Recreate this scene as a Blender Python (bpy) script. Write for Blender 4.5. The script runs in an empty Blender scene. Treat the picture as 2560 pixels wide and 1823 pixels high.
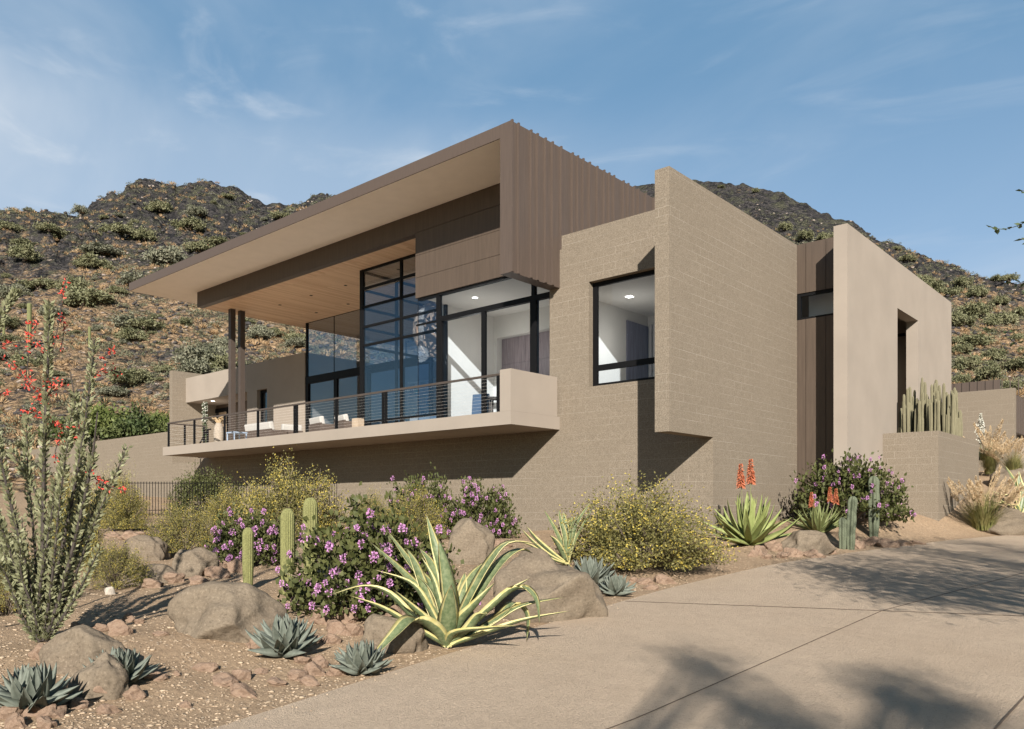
import bpy, bmesh, math, random
import numpy as np
from mathutils import Vector, Matrix, noise
R = math.radians
scene = bpy.context.scene
COL = scene.collection

# ------------------------------------------------------------------ camera
YAW = R(41.4416); EYE = 1.6; FPX = 1999.3; CX = 1280.0; HZ = 1266.0     # 2560 px wide frame
FW = np.array([-math.sin(YAW), math.cos(YAW)]); RT = np.array([math.cos(YAW), math.sin(YAW)])
cam_d = bpy.data.cameras.new('camera'); cam = bpy.data.objects.new('camera', cam_d); COL.objects.link(cam)
cam.location = (0, 0, EYE); cam.rotation_euler = (R(90), 0, YAW)
cam_d.sensor_width = 36.0; cam_d.lens = FPX / 2560 * 36; cam_d.shift_y = (HZ - 911.5) / 2560
cam_d.clip_start = 0.05; cam_d.clip_end = 6000
scene.camera = cam

# ------------------------------------------------------------------ light
SUN = Vector((0.588, -0.685, 0.431)).normalized()
SUN_EL = math.asin(SUN.z); SUN_AZ = math.atan2(SUN.x, SUN.y)
sd = bpy.data.lights.new('sun', 'SUN'); so = bpy.data.objects.new('sun', sd); COL.objects.link(so)
sd.energy = 5.0; sd.angle = R(0.6); sd.color = (1.0, 0.935, 0.85)
so.rotation_euler = (-SUN).to_track_quat('-Z', 'Y').to_euler(); so.location = (30, -35, 25)
world = bpy.data.worlds.new('World'); scene.world = world; world.use_nodes = True
def build_world():
    nt = world.node_tree; n = nt.nodes; l = nt.links; n.clear()
    out = n.new('ShaderNodeOutputWorld'); bg = n.new('ShaderNodeBackground'); bg.inputs['Strength'].default_value = 0.05
    sky = n.new('ShaderNodeTexSky'); sky.sky_type = 'NISHITA'; sky.sun_disc = False
    sky.sun_elevation = SUN_EL; sky.sun_rotation = SUN_AZ; sky.air_density = 1.0; sky.dust_density = 0.2; sky.ozone_density = 2.0
    tc = n.new('ShaderNodeTexCoord')
    def cloud(scale, rot, sq, lo, hi, det=6, off=(0,0,0)):
        mp = n.new('ShaderNodeMapping'); mp.inputs['Rotation'].default_value = rot; mp.inputs['Scale'].default_value = sq; mp.inputs['Location'].default_value = off
        nz = n.new('ShaderNodeTexNoise'); nz.inputs['Scale'].default_value = scale; nz.inputs['Detail'].default_value = det; nz.inputs['Roughness'].default_value = 0.55; nz.inputs['Distortion'].default_value = 0.6
        rp = n.new('ShaderNodeMapRange'); rp.inputs['From Min'].default_value = lo; rp.inputs['From Max'].default_value = hi; rp.interpolation_type = 'SMOOTHSTEP'
        l.new(tc.outputs['Generated'], mp.inputs['Vector']); l.new(mp.outputs['Vector'], nz.inputs['Vector']); l.new(nz.outputs['Fac'], rp.inputs['Value'])
        return rp.outputs['Result']
    a = cloud(1.1, (0.0, 0.0, 0.5), (1.0, 2.0, 3.0), 0.45, 0.78, off=(0.2, 0.0, 0.15))
    b = cloud(3.0, (0.2, 0.3, 0.5), (0.7, 2.6, 6.5), 0.50, 0.80)
    # denser bank of thin cloud low over the far end of the valley
    dt = n.new('ShaderNodeVectorMath'); dt.operation = 'DOT_PRODUCT'; dt.inputs[1].default_value = Vector((-0.90, 0.30, 0.33)).normalized()
    l.new(tc.outputs['Generated'], dt.inputs[0])
    bk = n.new('ShaderNodeMapRange'); bk.interpolation_type = 'SMOOTHSTEP'; bk.inputs['From Min'].default_value = 0.72; bk.inputs['From Max'].default_value = 1.0
    l.new(dt.outputs['Value'], bk.inputs['Value'])
    def m(op, x, y):
        k = n.new('ShaderNodeMath'); k.operation = op; k.use_clamp = True
        for i, q in enumerate((x, y)):
            if isinstance(q, (int, float)): k.inputs[i].default_value = q
            else: l.new(q, k.inputs[i])
        return k.outputs[0]
    # the thin cloud hangs over the hills only; the sky behind the camera is clear
    dv = n.new('ShaderNodeVectorMath'); dv.operation = 'DOT_PRODUCT'; dv.inputs[1].default_value = (-0.66, 0.75, 0.0); l.new(tc.outputs['Generated'], dv.inputs[0])
    ah = n.new('ShaderNodeMapRange'); ah.interpolation_type = 'SMOOTHSTEP'; ah.inputs['From Min'].default_value = 0.30; ah.inputs['From Max'].default_value = 0.72; l.new(dv.outputs['Value'], ah.inputs['Value'])
    sz = n.new('ShaderNodeSeparateXYZ'); l.new(tc.outputs['Generated'], sz.inputs[0])
    lo = n.new('ShaderNodeMapRange'); lo.interpolation_type = 'SMOOTHSTEP'
    for k, q in zip(('From Min', 'From Max', 'To Min', 'To Max'), (0.385, 0.455, 1.0, 0.12)): lo.inputs[k].default_value = q
    l.new(sz.outputs['Z'], lo.inputs['Value']); bank = m('MULTIPLY', bk.outputs['Result'], lo.outputs['Result'])
    f = m('ADD', m('MULTIPLY', a, 0.62), m('MULTIPLY', b, 0.48))
    f = m('ADD', m('MULTIPLY', f, m('ADD', m('MULTIPLY', bank, 1.1), 0.62)), m('MULTIPLY', bank, 0.34))
    f = m('MULTIPLY', f, ah.outputs['Result'])
    hs = n.new('ShaderNodeMix'); hs.data_type = 'RGBA'; hs.blend_type = 'MULTIPLY'; hs.inputs[0].default_value = 1.0; hs.inputs[7].default_value = (.98, 1.10, 1.06, 1); l.new(sky.outputs['Color'], hs.inputs[6])
    veil = n.new('ShaderNodeMix'); veil.data_type = 'RGBA'; vc = n.new('ShaderNodeMix'); vc.data_type = 'RGBA'; vc.inputs[6].default_value = (4.7, 6.5, 9.1, 1); vc.inputs[7].default_value = (2.05, 4.1, 6.6, 1); vz = n.new('ShaderNodeMapRange'); vz.inputs['From Min'].default_value = 0.20; vz.inputs['From Max'].default_value = 0.47; l.new(sz.outputs['Z'], vz.inputs['Value']); l.new(vz.outputs['Result'], vc.inputs[0]); l.new(vc.outputs[2], veil.inputs[7]); l.new(m('MULTIPLY', ah.outputs['Result'], 0.68), veil.inputs[0]); l.new(hs.outputs[2], veil.inputs[6])
    mx = n.new('ShaderNodeMix'); mx.data_type = 'RGBA'; mx.inputs[7].default_value = (6.6, 7.5, 8.6, 1)
    l.new(f, mx.inputs[0]); l.new(veil.outputs[2], mx.inputs[6])
    l.new(mx.outputs[2], bg.inputs['Color']); l.new(bg.outputs['Background'], out.inputs['Surface'])
build_world()
vs = scene.view_settings; vs.view_transform = 'Standard'; vs.look = 'None'; vs.exposure = 0.9; vs.gamma = 1.0; vs.use_curve_mapping = False
scene.cycles.max_bounces = 8; scene.cycles.transparent_max_bounces = 24; scene.cycles.diffuse_bounces = 4
scene.cycles.use_adaptive_sampling = True
scene.cycles.caustics_reflective = False; scene.cycles.caustics_refractive = False

# ------------------------------------------------------------------ rays: photograph pixel (2560 wide) -> place in the world
def ray(u, v=HZ):
    h = FW + RT * (u - CX) / FPX
    return np.array([h[0], h[1], (HZ - v) / FPX])
def onY(Y, u, v): d = ray(u, v); return d * (Y / d[1]) + [0, 0, EYE]
def onX(X, u, v): d = ray(u, v); return d * (X / d[0]) + [0, 0, EYE]
def onZ(Z, u, v): d = ray(u, v); return d * ((Z - EYE) / d[2]) + [0, 0, EYE]
def onD(D, u, v): return ray(u, v) * D + [0, 0, EYE]

# ------------------------------------------------------------------ ground heights
ED_Y = np.array([-60, 2.9, 4.07, 6.12, 8.07, 9.54, 11.1, 15.47, 19.57, 24.17, 27.43, 36, 50, 90.])
ED_X = np.array([-1.0, -5.40, -5.63, -5.91, -6.16, -6.34, -6.52, -6.62, -6.09, -5.29, -4.26, -0.6, 8, 40.])
def edge_x(y): return np.interp(y, ED_Y, ED_X)
def plane_z(x, y):
    d = x * FW[0] + y * FW[1]
    return 0.045 * (np.clip(d, 6, 60) - 6)
CTRL = np.array([(-9.46, 23.6, .47), (-6.1, 25.7, .68), (-6.0, 30.0, .9), (-16.6, 18.3, -.10), (-13, 18.2, .15), (-52, 22.7, .2), (-25, 18, -.12), (-34, 18, .0),
                 (-9, 8, .22), (-11.5, 12, .22), (-8, 4, .22), (-14, 8, .25), (-20, 12, .12), (-12, 16, .15), (-9, 18, .25), (-30, 10, .2), (-45, 10, .2), (-8, -10, .3), (-6.4, 34.4, 1.75), (-5.2, 33.2, 1.6), (-8, 37, 2.0), (-4.6, 31.0, 1.15)])
def ground_z(x, y):
    x = np.asarray(x, float); y = np.asarray(y, float)
    s = edge_x(y) - x
    w = 0; z = 0
    for cx, cy, o in CTRL:
        k = 1.0 / ((x - cx) ** 2 + (y - cy) ** 2 + 3.0) ** 1.5
        w = w + k; z = z + k * o
    t = np.clip(s / 2.6, 0, 1); t = t * t * (3 - 2 * t)
    g = plane_z(x, y) + t * (z / w)
    g = g + np.where(s < 0.0, np.clip(s, -0.3, 0) * 0.25, 0.0)       # dips below the driveway slab
    mound = 0.035 * np.sin(x * 1.7 + y * .6) * np.sin(y * 1.3 - x * .4) + 0.02 * np.sin(x * 4.1 - y * 2.3) * np.sin(y * 3.7 + x * 1.2)
    return g + mound * np.clip(s / 1.2, 0, 1)
def at(u, v, lift=0.0):
    d = ray(u, v); ts = np.concatenate([np.arange(2, 20, .01), np.arange(20, 70, .03)])
    P = d[None, :] * ts[:, None]; gz = ground_z(P[:, 0], P[:, 1])
    i = int(np.argmax(P[:, 2] + EYE <= gz)) or len(ts) - 1
    return Vector((P[i, 0], P[i, 1], float(gz[i]) + lift)), float(ts[i])

# ------------------------------------------------------------------ object helpers
class MB:
    """gathers shapes, then links them as one mesh object"""
    def __init__(s): s.v = []; s.f = []; s.uv = None
    def add(s, v, f):
        o = len(s.v); s.v += [tuple(p) for p in v]; s.f += [tuple(i + o for i in q) for q in f]; return s
    def box(s, x0, x1, y0, y1, z0, z1):
        x0, x1 = sorted((x0, x1)); y0, y1 = sorted((y0, y1)); z0, z1 = sorted((z0, z1))
        return s.add([(x0,y0,z0),(x1,y0,z0),(x1,y1,z0),(x0,y1,z0),(x0,y0,z1),(x1,y0,z1),(x1,y1,z1),(x0,y1,z1)],
                     [(0,3,2,1),(4,5,6,7),(0,1,5,4),(1,2,6,5),(2,3,7,6),(3,0,4,7)])
    def prism_x(s, poly, x0, x1):            # poly of (y, z), counter-clockwise seen from +X
        n = len(poly)
        v = [(x1, y, z) for y, z in poly] + [(x0, y, z) for y, z in poly]
        f = [tuple(range(n)), tuple(range(2 * n - 1, n - 1, -1))] + [(i, n + i, n + (i + 1) % n, (i + 1) % n) for i in range(n)]
        return s.add(v, f)
    def prism_z(s, poly, z0, z1):
        n = len(poly)
        v = [(x, y, z0) for x, y in poly] + [(x, y, z1) for x, y in poly]
        f = [tuple(range(n - 1, -1, -1)), tuple(range(n, 2 * n))] + [(i, (i + 1) % n, n + (i + 1) % n, n + i) for i in range(n)]
        return s.add(v, f)
    def holes(s, axis, a0, a1, z0, z1, t0, t1, hs=()):
        """wall slab in the plane of (a, z) with rectangular holes; axis 'y': a = x and t = y; axis 'x': a = y and t = x"""
        A = sorted({a0, a1, *[h for q in hs for h in q[:2]]}); Z = sorted({z0, z1, *[h for q in hs for h in q[2:]]})
        A = [a for a in A if a0 <= a <= a1]; Z = [z for z in Z if z0 <= z <= z1]
        P = (lambda a, t, z: (a, t, z)) if axis == 'y' else (lambda a, t, z: (t, a, z))
        def solid(i, j):
            if i < 0 or j < 0 or i >= len(A) - 1 or j >= len(Z) - 1: return False
            ca, cz = (A[i] + A[i + 1]) / 2, (Z[j] + Z[j + 1]) / 2
            return not any(h[0] < ca < h[1] and h[2] < cz < h[3] for h in hs)
        for i in range(len(A) - 1):
            for j in range(len(Z) - 1):
                if not solid(i, j): continue
                p, q, r, w = A[i], A[i + 1], Z[j], Z[j + 1]
                s.add([P(p,t0,r),P(q,t0,r),P(q,t0,w),P(p,t0,w)], [(0,1,2,3)]); s.add([P(p,t1,r),P(q,t1,r),P(q,t1,w),P(p,t1,w)], [(3,2,1,0)])
                if not solid(i-1, j): s.add([P(p,t0,r),P(p,t1,r),P(p,t1,w),P(p,t0,w)], [(3,2,1,0)])
                if not solid(i+1, j): s.add([P(q,t0,r),P(q,t1,r),P(q,t1,w),P(q,t0,w)], [(0,1,2,3)])
                if not solid(i, j-1): s.add([P(p,t0,r),P(q,t0,r),P(q,t1,r),P(p,t1,r)], [(3,2,1,0)])
                if not solid(i, j+1): s.add([P(p,t0,w),P(q,t0,w),P(q,t1,w),P(p,t1,w)], [(0,1,2,3)])
        return s
    def tube(s, pts, rad, n=6, cap=True):
        pts = [Vector(p) for p in pts]; rad = [rad] * len(pts) if isinstance(rad, (int, float)) else rad
        o = len(s.v); up = Vector((0.31, 0.17, 0.93))
        for i, p in enumerate(pts):
            t = (pts[min(i + 1, len(pts) - 1)] - pts[max(i - 1, 0)]).normalized()
            if abs(t.dot(up)) > 0.96: a = t.orthogonal().normalized()
            else: a = t.cross(up).normalized()
            b = t.cross(a)
            for k in range(n):
                g = 2 * math.pi * k / n; s.v.append(tuple(p + (a * math.cos(g) + b * math.sin(g)) * rad[i]))
        for i in range(len(pts) - 1):
            for k in range(n):
                k2 = (k + 1) % n; s.f.append((o + i*n + k, o + i*n + k2, o + (i+1)*n + k2, o + (i+1)*n + k))
        if cap:
            s.f.append(tuple(o + k for k in range(n))[::-1]); e = o + (len(pts) - 1) * n; s.f.append(tuple(e + k for k in range(n)))
        return s
    def disc(s, c, r, n=12, up=(0, 0, -1), h=0.01):
        c = Vector(c); u = Vector(up); return s.tube([c, c + u * h], r, n)
    def mesh(s, name, mat, smooth=False, fix=True):
        me = bpy.data.meshes.new(name); me.from_pydata(s.v, [], s.f)
        if fix:
            bm = bmesh.new(); bm.from_mesh(me); bmesh.ops.recalc_face_normals(bm, faces=bm.faces); bm.to_mesh(me); bm.free()
        if mat: me.materials.append(mat)
        if smooth: me.polygons.foreach_set('use_smooth', [True] * len(me.polygons))
        return me
    def build(s, name, mat, parent=None, smooth=False, fix=True): return link(name, s.mesh(name, mat, smooth, fix), parent)

def link(name, me, parent=None, loc=None, rot=None, scale=None):
    o = bpy.data.objects.new(name, me); COL.objects.link(o)
    if parent is not None:
        o.parent = parent
        if loc is None and parent.get('world_space'): o.location = -Vector(parent.location)
    if loc is not None: o.location = loc
    if rot is not None: o.rotation_euler = rot
    if scale is not None: o.scale = scale
    return o
def sub(name, mb, mat, part, smooth=False):
    """a sub-part built in the same coordinates as its part"""
    o = bpy.data.objects.new(name, mb.mesh(name, mat, smooth)); COL.objects.link(o); o.parent = part; return o
def tag(o, label=None, cat=None, group=None, kind=None):
    if label: o['label'] = label
    if cat: o['category'] = cat
    if group: o['group'] = group
    if kind: o['kind'] = kind
    return o
def thing(name, label, cat, loc=(0, 0, 0), rz=0.0, group=None, scale=None, world_space=False):
    o = bpy.data.objects.new(name, None); COL.objects.link(o); o.location = loc; o.rotation_euler = (0, 0, rz); o.empty_display_size = .3
    if scale is not None: o.scale = scale
    if world_space: o['world_space'] = True
    return tag(o, label, cat, group)
def copy_tree(o, parent=None):
    c = o.copy(); COL.objects.link(c)
    if parent is not None: c.parent = parent
    for ch in list(o.children): copy_tree(ch, c)
    return c
def fast_mesh(name, v, f, mat, smooth=False, uv=None):
    """v (n,3) array, f (m,k) array of equal polygons"""
    v = np.asarray(v, np.float32); f = np.asarray(f, np.int32); m, k = f.shape
    me = bpy.data.meshes.new(name); me.vertices.add(len(v)); me.vertices.foreach_set('co', v.ravel())
    me.loops.add(m * k); me.loops.foreach_set('vertex_index', f.ravel())
    me.polygons.add(m); me.polygons.foreach_set('loop_start', np.arange(0, m * k, k, dtype=np.int32))
    if uv is not None:
        ul = me.uv_layers.new(name='UVMap'); ul.data.foreach_set('uv', np.asarray(uv, np.float32)[f.ravel()].ravel())
    if smooth: me.polygons.foreach_set('use_smooth', np.ones(m, bool))
    me.update(calc_edges=True); me.validate()
    if mat: me.materials.append(mat)
    return me

# ------------------------------------------------------------------ materials
class NT:
    def __init__(s, name):
        s.m = bpy.data.materials.new(name); s.m.use_nodes = True; s.n = s.m.node_tree.nodes; s.l = s.m.node_tree.links
        s.p = s.n['Principled BSDF']; s.out = s.n['Material Output']
    def new(s, t, **kw):
        k = s.n.new('ShaderNode' + t)
        for a, b in kw.items():
            if hasattr(k, a): setattr(k, a, b)
        return k
    def put(s, sock, val):
        if isinstance(val, bpy.types.NodeSocket): s.l.new(val, sock)
        elif isinstance(val, (tuple, list)) and len(val) == 3 and sock.type == 'RGBA': sock.default_value = (*val, 1)
        else: sock.default_value = val
    def math(s, op, a, b=0.0, clamp=False):
        k = s.new('Math', operation=op, use_clamp=clamp); s.put(k.inputs[0], a); s.put(k.inputs[1], b); return k.outputs[0]
    def mix(s, f, a, b, blend='MIX'):
        k = s.new('Mix', data_type='RGBA', blend_type=blend); s.put(k.inputs[0], f); s.put(k.inputs[6], a); s.put(k.inputs[7], b); return k.outputs[2]
    def rng(s, x, a, b, c=0.0, d=1.0, smooth=False):
        k = s.new('MapRange'); k.interpolation_type = 'SMOOTHSTEP' if smooth else 'LINEAR'
        s.put(k.inputs['Value'], x)
        for i, q in zip(('From Min', 'From Max', 'To Min', 'To Max'), (a, b, c, d)): s.put(k.inputs[i], q)
        return k.outputs['Result']
    def coord(s, world=False, scale=(1, 1, 1)):
        src = s.new('NewGeometry').outputs['Position'] if world else s.new('TexCoord').outputs['Object']
        mp = s.new('Mapping'); mp.inputs['Scale'].default_value = scale; s.l.new(src, mp.inputs['Vector']); return mp.outputs['Vector']
    def noise(s, vec, scale, detail=4, rough=.55, dist=0.0):
        k = s.new('TexNoise'); s.put(k.inputs['Vector'], vec); k.inputs['Scale'].default_value = scale; k.inputs['Detail'].default_value = detail
        k.inputs['Roughness'].default_value = rough; k.inputs['Distortion'].default_value = dist; return k.outputs['Fac']
    def voro(s, vec, scale, feature='F1', out='Distance', rand=1.0):
        k = s.new('TexVoronoi', feature=feature); s.put(k.inputs['Vector'], vec); k.inputs['Scale'].default_value = scale; k.inputs['Randomness'].default_value = rand; return k.outputs[out]
    def bump(s, h, strength=.5, dist=.01):
        k = s.new('Bump'); k.inputs['Strength'].default_value = strength; k.inputs['Distance'].default_value = dist; s.put(k.inputs['Height'], h); s.l.new(k.outputs['Normal'], s.p.inputs['Normal']); return k
    def done(s, col, rough=.8, spec=.3, metal=0.0):
        s.put(s.p.inputs['Base Color'], col); s.put(s.p.inputs['Roughness'], rough); s.p.inputs['Specular IOR Level'].default_value = spec; s.p.inputs['Metallic'].default_value = metal
        return s.m
def sc(c, k): return tuple(min(1, x * k) for x in c)
def mat_plain(name, c, rough=.7, var=.08, scale=6, spec=.3, metal=0.0, bump=None, stretch=(1, 1, 1)):
    t = NT(name); v = t.coord(scale=stretch); f = t.noise(v, scale, 5)
    col = t.mix(t.rng(f, .3, .7), sc(c, 1 - var), sc(c, 1 + var))
    if bump: t.bump(t.noise(t.coord(), bump[0], 4), bump[1], bump[2])
    return t.done(col, rough, spec, metal)
def mat_leaf(name, c, c2, trans=.25, scale=9, rough=.6):
    t = NT(name); f = t.noise(t.coord(), scale, 2)
    col = t.mix(t.rng(f, .35, .65), c, c2); t.done(col, rough, .25)
    tr = t.new('BsdfTranslucent'); t.put(tr.inputs['Color'], col); mx = t.new('MixShader'); mx.inputs['Fac'].default_value = trans
    t.l.new(t.p.outputs['BSDF'], mx.inputs[1]); t.l.new(tr.outputs['BSDF'], mx.inputs[2]); t.l.new(mx.outputs['Shader'], t.out.inputs['Surface'])
    return t.m
def mat_block(name, c1, c2, mortar, rowh=.203, bw=.406):
    t = NT(name); g = t.new('NewGeometry'); sp = t.new('SeparateXYZ'); sn = t.new('SeparateXYZ')
    t.l.new(g.outputs['Position'], sp.inputs[0]); t.l.new(g.outputs['True Normal'], sn.inputs[0])
    fx = t.math('GREATER_THAN', t.math('ABSOLUTE', sn.outputs['X']), .5)
    k = t.new('Mix', data_type='FLOAT'); t.put(k.inputs[0], fx); t.put(k.inputs[2], sp.outputs['X']); t.put(k.inputs[3], sp.outputs['Y'])
    cb = t.new('CombineXYZ'); t.put(cb.inputs[0], k.outputs[0]); t.put(cb.inputs[1], sp.outputs['Z'])
    br = t.new('TexBrick'); br.offset = .5; t.put(br.inputs['Vector'], cb.outputs[0])
    for a, b in (('Scale', 1.0), ('Mortar Size', .0045), ('Mortar Smooth', .25), ('Bias', 0.0), ('Brick Width', bw), ('Row Height', rowh)): br.inputs[a].default_value = b
    t.put(br.inputs['Color1'], (.12,)*3); t.put(br.inputs['Color2'], (.88,)*3); t.put(br.inputs['Mortar'], (.5,)*3)
    tone = t.mix(br.outputs['Color'], c1, c2)
    sp1 = t.noise(t.coord(world=True), 46, 3, .7); sp2 = t.noise(t.coord(world=True), 1.1, 3)
    tone = t.mix(t.rng(sp1, .38, .62), sc(c1, .66), t.mix(.45, tone, sc(c2, 1.18)))
    tone = t.mix(t.rng(sp2, .3, .7, 0, .22), tone, sc(c1, .80))
    vis = t.rng(t.noise(t.coord(world=True, scale=(.35, .35, 2.6)), 1.5, 2), .40, .66, .10, .75)
    mf = t.math('MULTIPLY', br.outputs['Fac'], vis)
    t.bump(t.math('ADD', sp1, t.math('MULTIPLY', br.outputs['Fac'], -.6)), .35, .012)
    return t.done(t.mix(mf, tone, mortar), .92, .15)
def mat_wood_ceiling(name):
    t = NT(name); sp = t.new('SeparateXYZ'); t.l.new(t.new('NewGeometry').outputs['Position'], sp.inputs[0])
    cb = t.new('CombineXYZ'); t.put(cb.inputs[0], sp.outputs['Y']); t.put(cb.inputs[1], sp.outputs['X'])
    br = t.new('TexBrick'); br.offset = .37; t.put(br.inputs['Vector'], cb.outputs[0])
    for a, b in (('Scale', 1.0), ('Mortar Size', .006), ('Mortar Smooth', .2), ('Bias', 0.0), ('Brick Width', 3.4), ('Row Height', .145)): br.inputs[a].default_value = b
    t.put(br.inputs['Color1'], (.62, .40, .24)); t.put(br.inputs['Color2'], (.80, .57, .37)); t.put(br.inputs['Mortar'], (.80, .60, .42))
    g = t.noise(t.coord(world=True, scale=(26, .8, 1)), 2.2, 5, .65, .4)
    col = t.mix(t.rng(g, .35, .7), t.mix(.35, br.outputs['Color'], (.42, .26, .15)), br.outputs['Color'])
    return t.done(col, .55, .3)
def mat_glass(name, tint, refl):
    t = NT(name); tr = t.new('BsdfTransparent'); t.put(tr.inputs['Color'], tint); gl = t.new('BsdfGlossy'); gl.inputs['Roughness'].default_value = 0.0; t.put(gl.inputs['Color'], (.85, .92, 1.0))
    lw = t.new('LayerWeight'); lw.inputs['Blend'].default_value = .5; mx = t.new('MixShader'); t.put(mx.inputs['Fac'], t.math('ADD', t.math('MULTIPLY', t.math('POWER', lw.outputs['Facing'], 5.0), .6), refl, True))
    t.l.new(tr.outputs[0], mx.inputs[1]); t.l.new(gl.outputs[0], mx.inputs[2]); t.l.new(mx.outputs[0], t.out.inputs['Surface']); return t.m
def mat_emit(name, c, k):
    t = NT(name); e = t.new('Emission'); t.put(e.inputs['Color'], c); e.inputs['Strength'].default_value = k; t.l.new(e.outputs[0], t.out.inputs['Surface']); return t.m

STUCCO = mat_plain('tan_stucco', (.273, .234, .195), .92, .06, .9, .12, bump=(38, .28, .01))
SOFFIT = mat_plain('soffit_stucco', (.86, .78, .69), .92, .03, 2, .12, bump=(60, .15, .006))
BLOCK = mat_block('tan_block', (.199, .164, .123), (.230, .191, .147), (.351, .308, .254))
METAL = mat_plain('brown_metal', (.081, .060, .048), .5, .10, 2.2, .35, stretch=(9, 9, .5))
METAL_P = mat_plain('brown_metal_panel', (.075, .055, .041), .5, .12, 2.0, .35, stretch=(7, 7, .5))
WOOD = mat_wood_ceiling('wood_ceiling')
BLACK = mat_plain('black_frame', (.006, .006, .0065), .55, .05, 5, .12)
STEEL = mat_plain('brown_steel', (.061, .047, .039), .5, .06, 4, .35)
PLASTER = mat_plain('white_plaster', (.593, .562, .515), .9, .02, 3, .15)
GREYWALL = mat_plain('grey_plaster', (.328, .328, .343), .9, .03, 3, .15)
CAB = mat_plain('cabinet_veneer', (.235, .185, .185), .5, .35, 3, .3, stretch=(14, 14, .6))
FLOORM = mat_plain('pale_bounce_tile', (.60, .53, .45), .5, .05, 2, .3)  # paleness raised so the floors bounce more light up to soffit and ceiling
GLASS = mat_glass('clear_glass', (.88, .92, .96), .015)
GLASS_B = mat_glass('blue_glass', (.84, .885, .94), .095)
LAMP = mat_emit('lamp_glow', (1, .93, .82), 4)
CABLE = mat_plain('steel_cable', (.60, .57, .53), .4, .03, 5, .4)

# ================================================================== the house
YF, YW, X1, XS, YB, YK = 16.163, 18.311, -14.316, -9.462, 16.179, 23.62
ZS, ZT, YP, ZC, ZF, ZTOP = 11.655, 12.02, 18.386, 10.96, 4.19, 9.43
house = thing('modern_house', 'large modern house of tan block and stucco with flat brown metal roof and glass walls', 'house', (-14.5, 18.3, 1.0), world_space=True)
H = house
# -- walls
m = MB(); m.holes('y', -36.06, -14.695, -0.5, 3.82, YW, YW + .3); bw = m.build('lower_wall', BLOCK, H)
m = MB(); m.holes('y', -14.695, -9.846, -0.5, ZTOP, YW, YW + .3, [(-13.28, -10.3, 4.965, 7.918)]); fwall = m.build('front_wall', BLOCK, H)
m = MB(); m.prism_x([(YB, 3.33), (YW, 3.33), (YW, -.5), (YK, -.5), (YK, ZTOP), (YB, ZTOP)], -9.844, XS); m.build('fin_wall', BLOCK, H)
# window in the block wall
w = MB(); y0, y1 = YW + .19, YW + .27
for b in ((-13.28, -13.13, 4.965, 7.918), (-10.42, -10.3, 4.965, 7.918)): w.box(b[0], b[1], y0, y1, b[2], b[3])
for z0, z1 in ((4.965, 5.06), (5.42, 5.58), (7.80, 7.918)): w.box(-13.13, -10.42, y0, y1, z0, z1)
win = w.build('window', BLACK, H); sub('pane', MB().box(-13.13, -10.42, y0 + .035, y0 + .045, 5.58, 7.80), GLASS, win); sub('pane', MB().box(-13.13, -10.42, y0 + .035, y0 + .045, 5.06, 5.42), GLASS, win)
# bedroom behind the window
m = MB(); m.box(-14.43, -14.2, YW + .301, 22.9, 4.0, 8.9); m.box(-14.2, -13.55, YW + .301, YW + .62, 4.0, 7.88); m.box(-14.43, -9.85, 22.901, 23.1, 4.0, 8.9); m.build('bedroom_wall', PLASTER, H)
m = MB(); m.box(-14.2, -9.85, YW + .301, 22.9, 7.885, 8.1); m.build('bedroom_ceiling', PLASTER, H)
m = MB(); m.box(-14.2, -9.85, YW + .301, 22.9, 4.0, 4.19); m.build('bedroom_floor', FLOORM, H)
m = MB(); m.box(-14.195, -14.15, 21.6, 22.85, 4.19, 7.55); m.build('wardrobe_panel', mat_plain('blue_grey_veneer', (.17, .16, .20), .5, .3, 3, .3, stretch=(12, 12, .5)), H)
m = MB()
for i in range(26): m.box(-14.1 + i * .15, -14.0 + i * .15, 22.80 + .03 * (i % 2), 22.87, 4.3, 7.6)
m.build('curtain', mat_plain('grey_curtain', (.50, .47, .46), .95, .08, 5, .1), H)
p = onZ(7.885, 1573.7, 741.4); m = MB(); m.box(p[0] - .09, p[0] + .09, p[1] - .09, p[1] + .09, 7.868, 7.884); m.build('downlight', LAMP, H)
def bulb_light(name, loc, watts, r=.08, spot=False):
    d = bpy.data.lights.new(name, 'POINT'); d.energy = watts; d.shadow_soft_size = r; d.color = (1, .92, .82); o = bpy.data.objects.new(name, d); COL.objects.link(o); o.location = loc; return o
bulb_light('bedroom_lamp', (p[0], p[1], 6.6), 19, .3)
# -- roof
m = MB(); m.box(-38.138, -14.705, YF, YF + .03, ZS, ZT); m.box(-38.138, -38.108, YF + .03, 31.97, ZS, ZT); m.box(-38.138, -14.705, 31.97, 32.0, ZS, ZT); m.box(-38.108, -14.705, YF + .03, 31.97, ZS + .04, ZT - .004)
roof = m.build('roof', METAL, H)
sub('soffit', MB().box(-38.107, -14.706, YF + .031, 31.969, ZS + .004, ZS + .037), SOFFIT, roof)
m = MB(); m.prism_x([(YF, 7.932), (YW - .004, 7.932), (YW - .004, 9.0), (30, 9.0), (30, ZT + .004), (YF, ZT + .004)], -14.705, X1)
RIBS = [16.182, 16.442, 16.976, 17.257, 17.612, 17.931, 18.329, 18.881, 19.143, 19.41, 19.739, 20.134, 20.5, 20.775, 21.039, 21.579, 21.855, 22.195, 22.465, 22.912, 23.442, 24.0, 24.4, 25.1, 25.5, 26.2, 27, 27.5, 28.3, 29]
for y in RIBS: m.box(X1 + .001, X1 + .068, y - .028, y + .028, 7.936 if y < YW - .02 else 9.05, ZT + .018)
m.build('standing_seam_siding', METAL, H)
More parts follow.
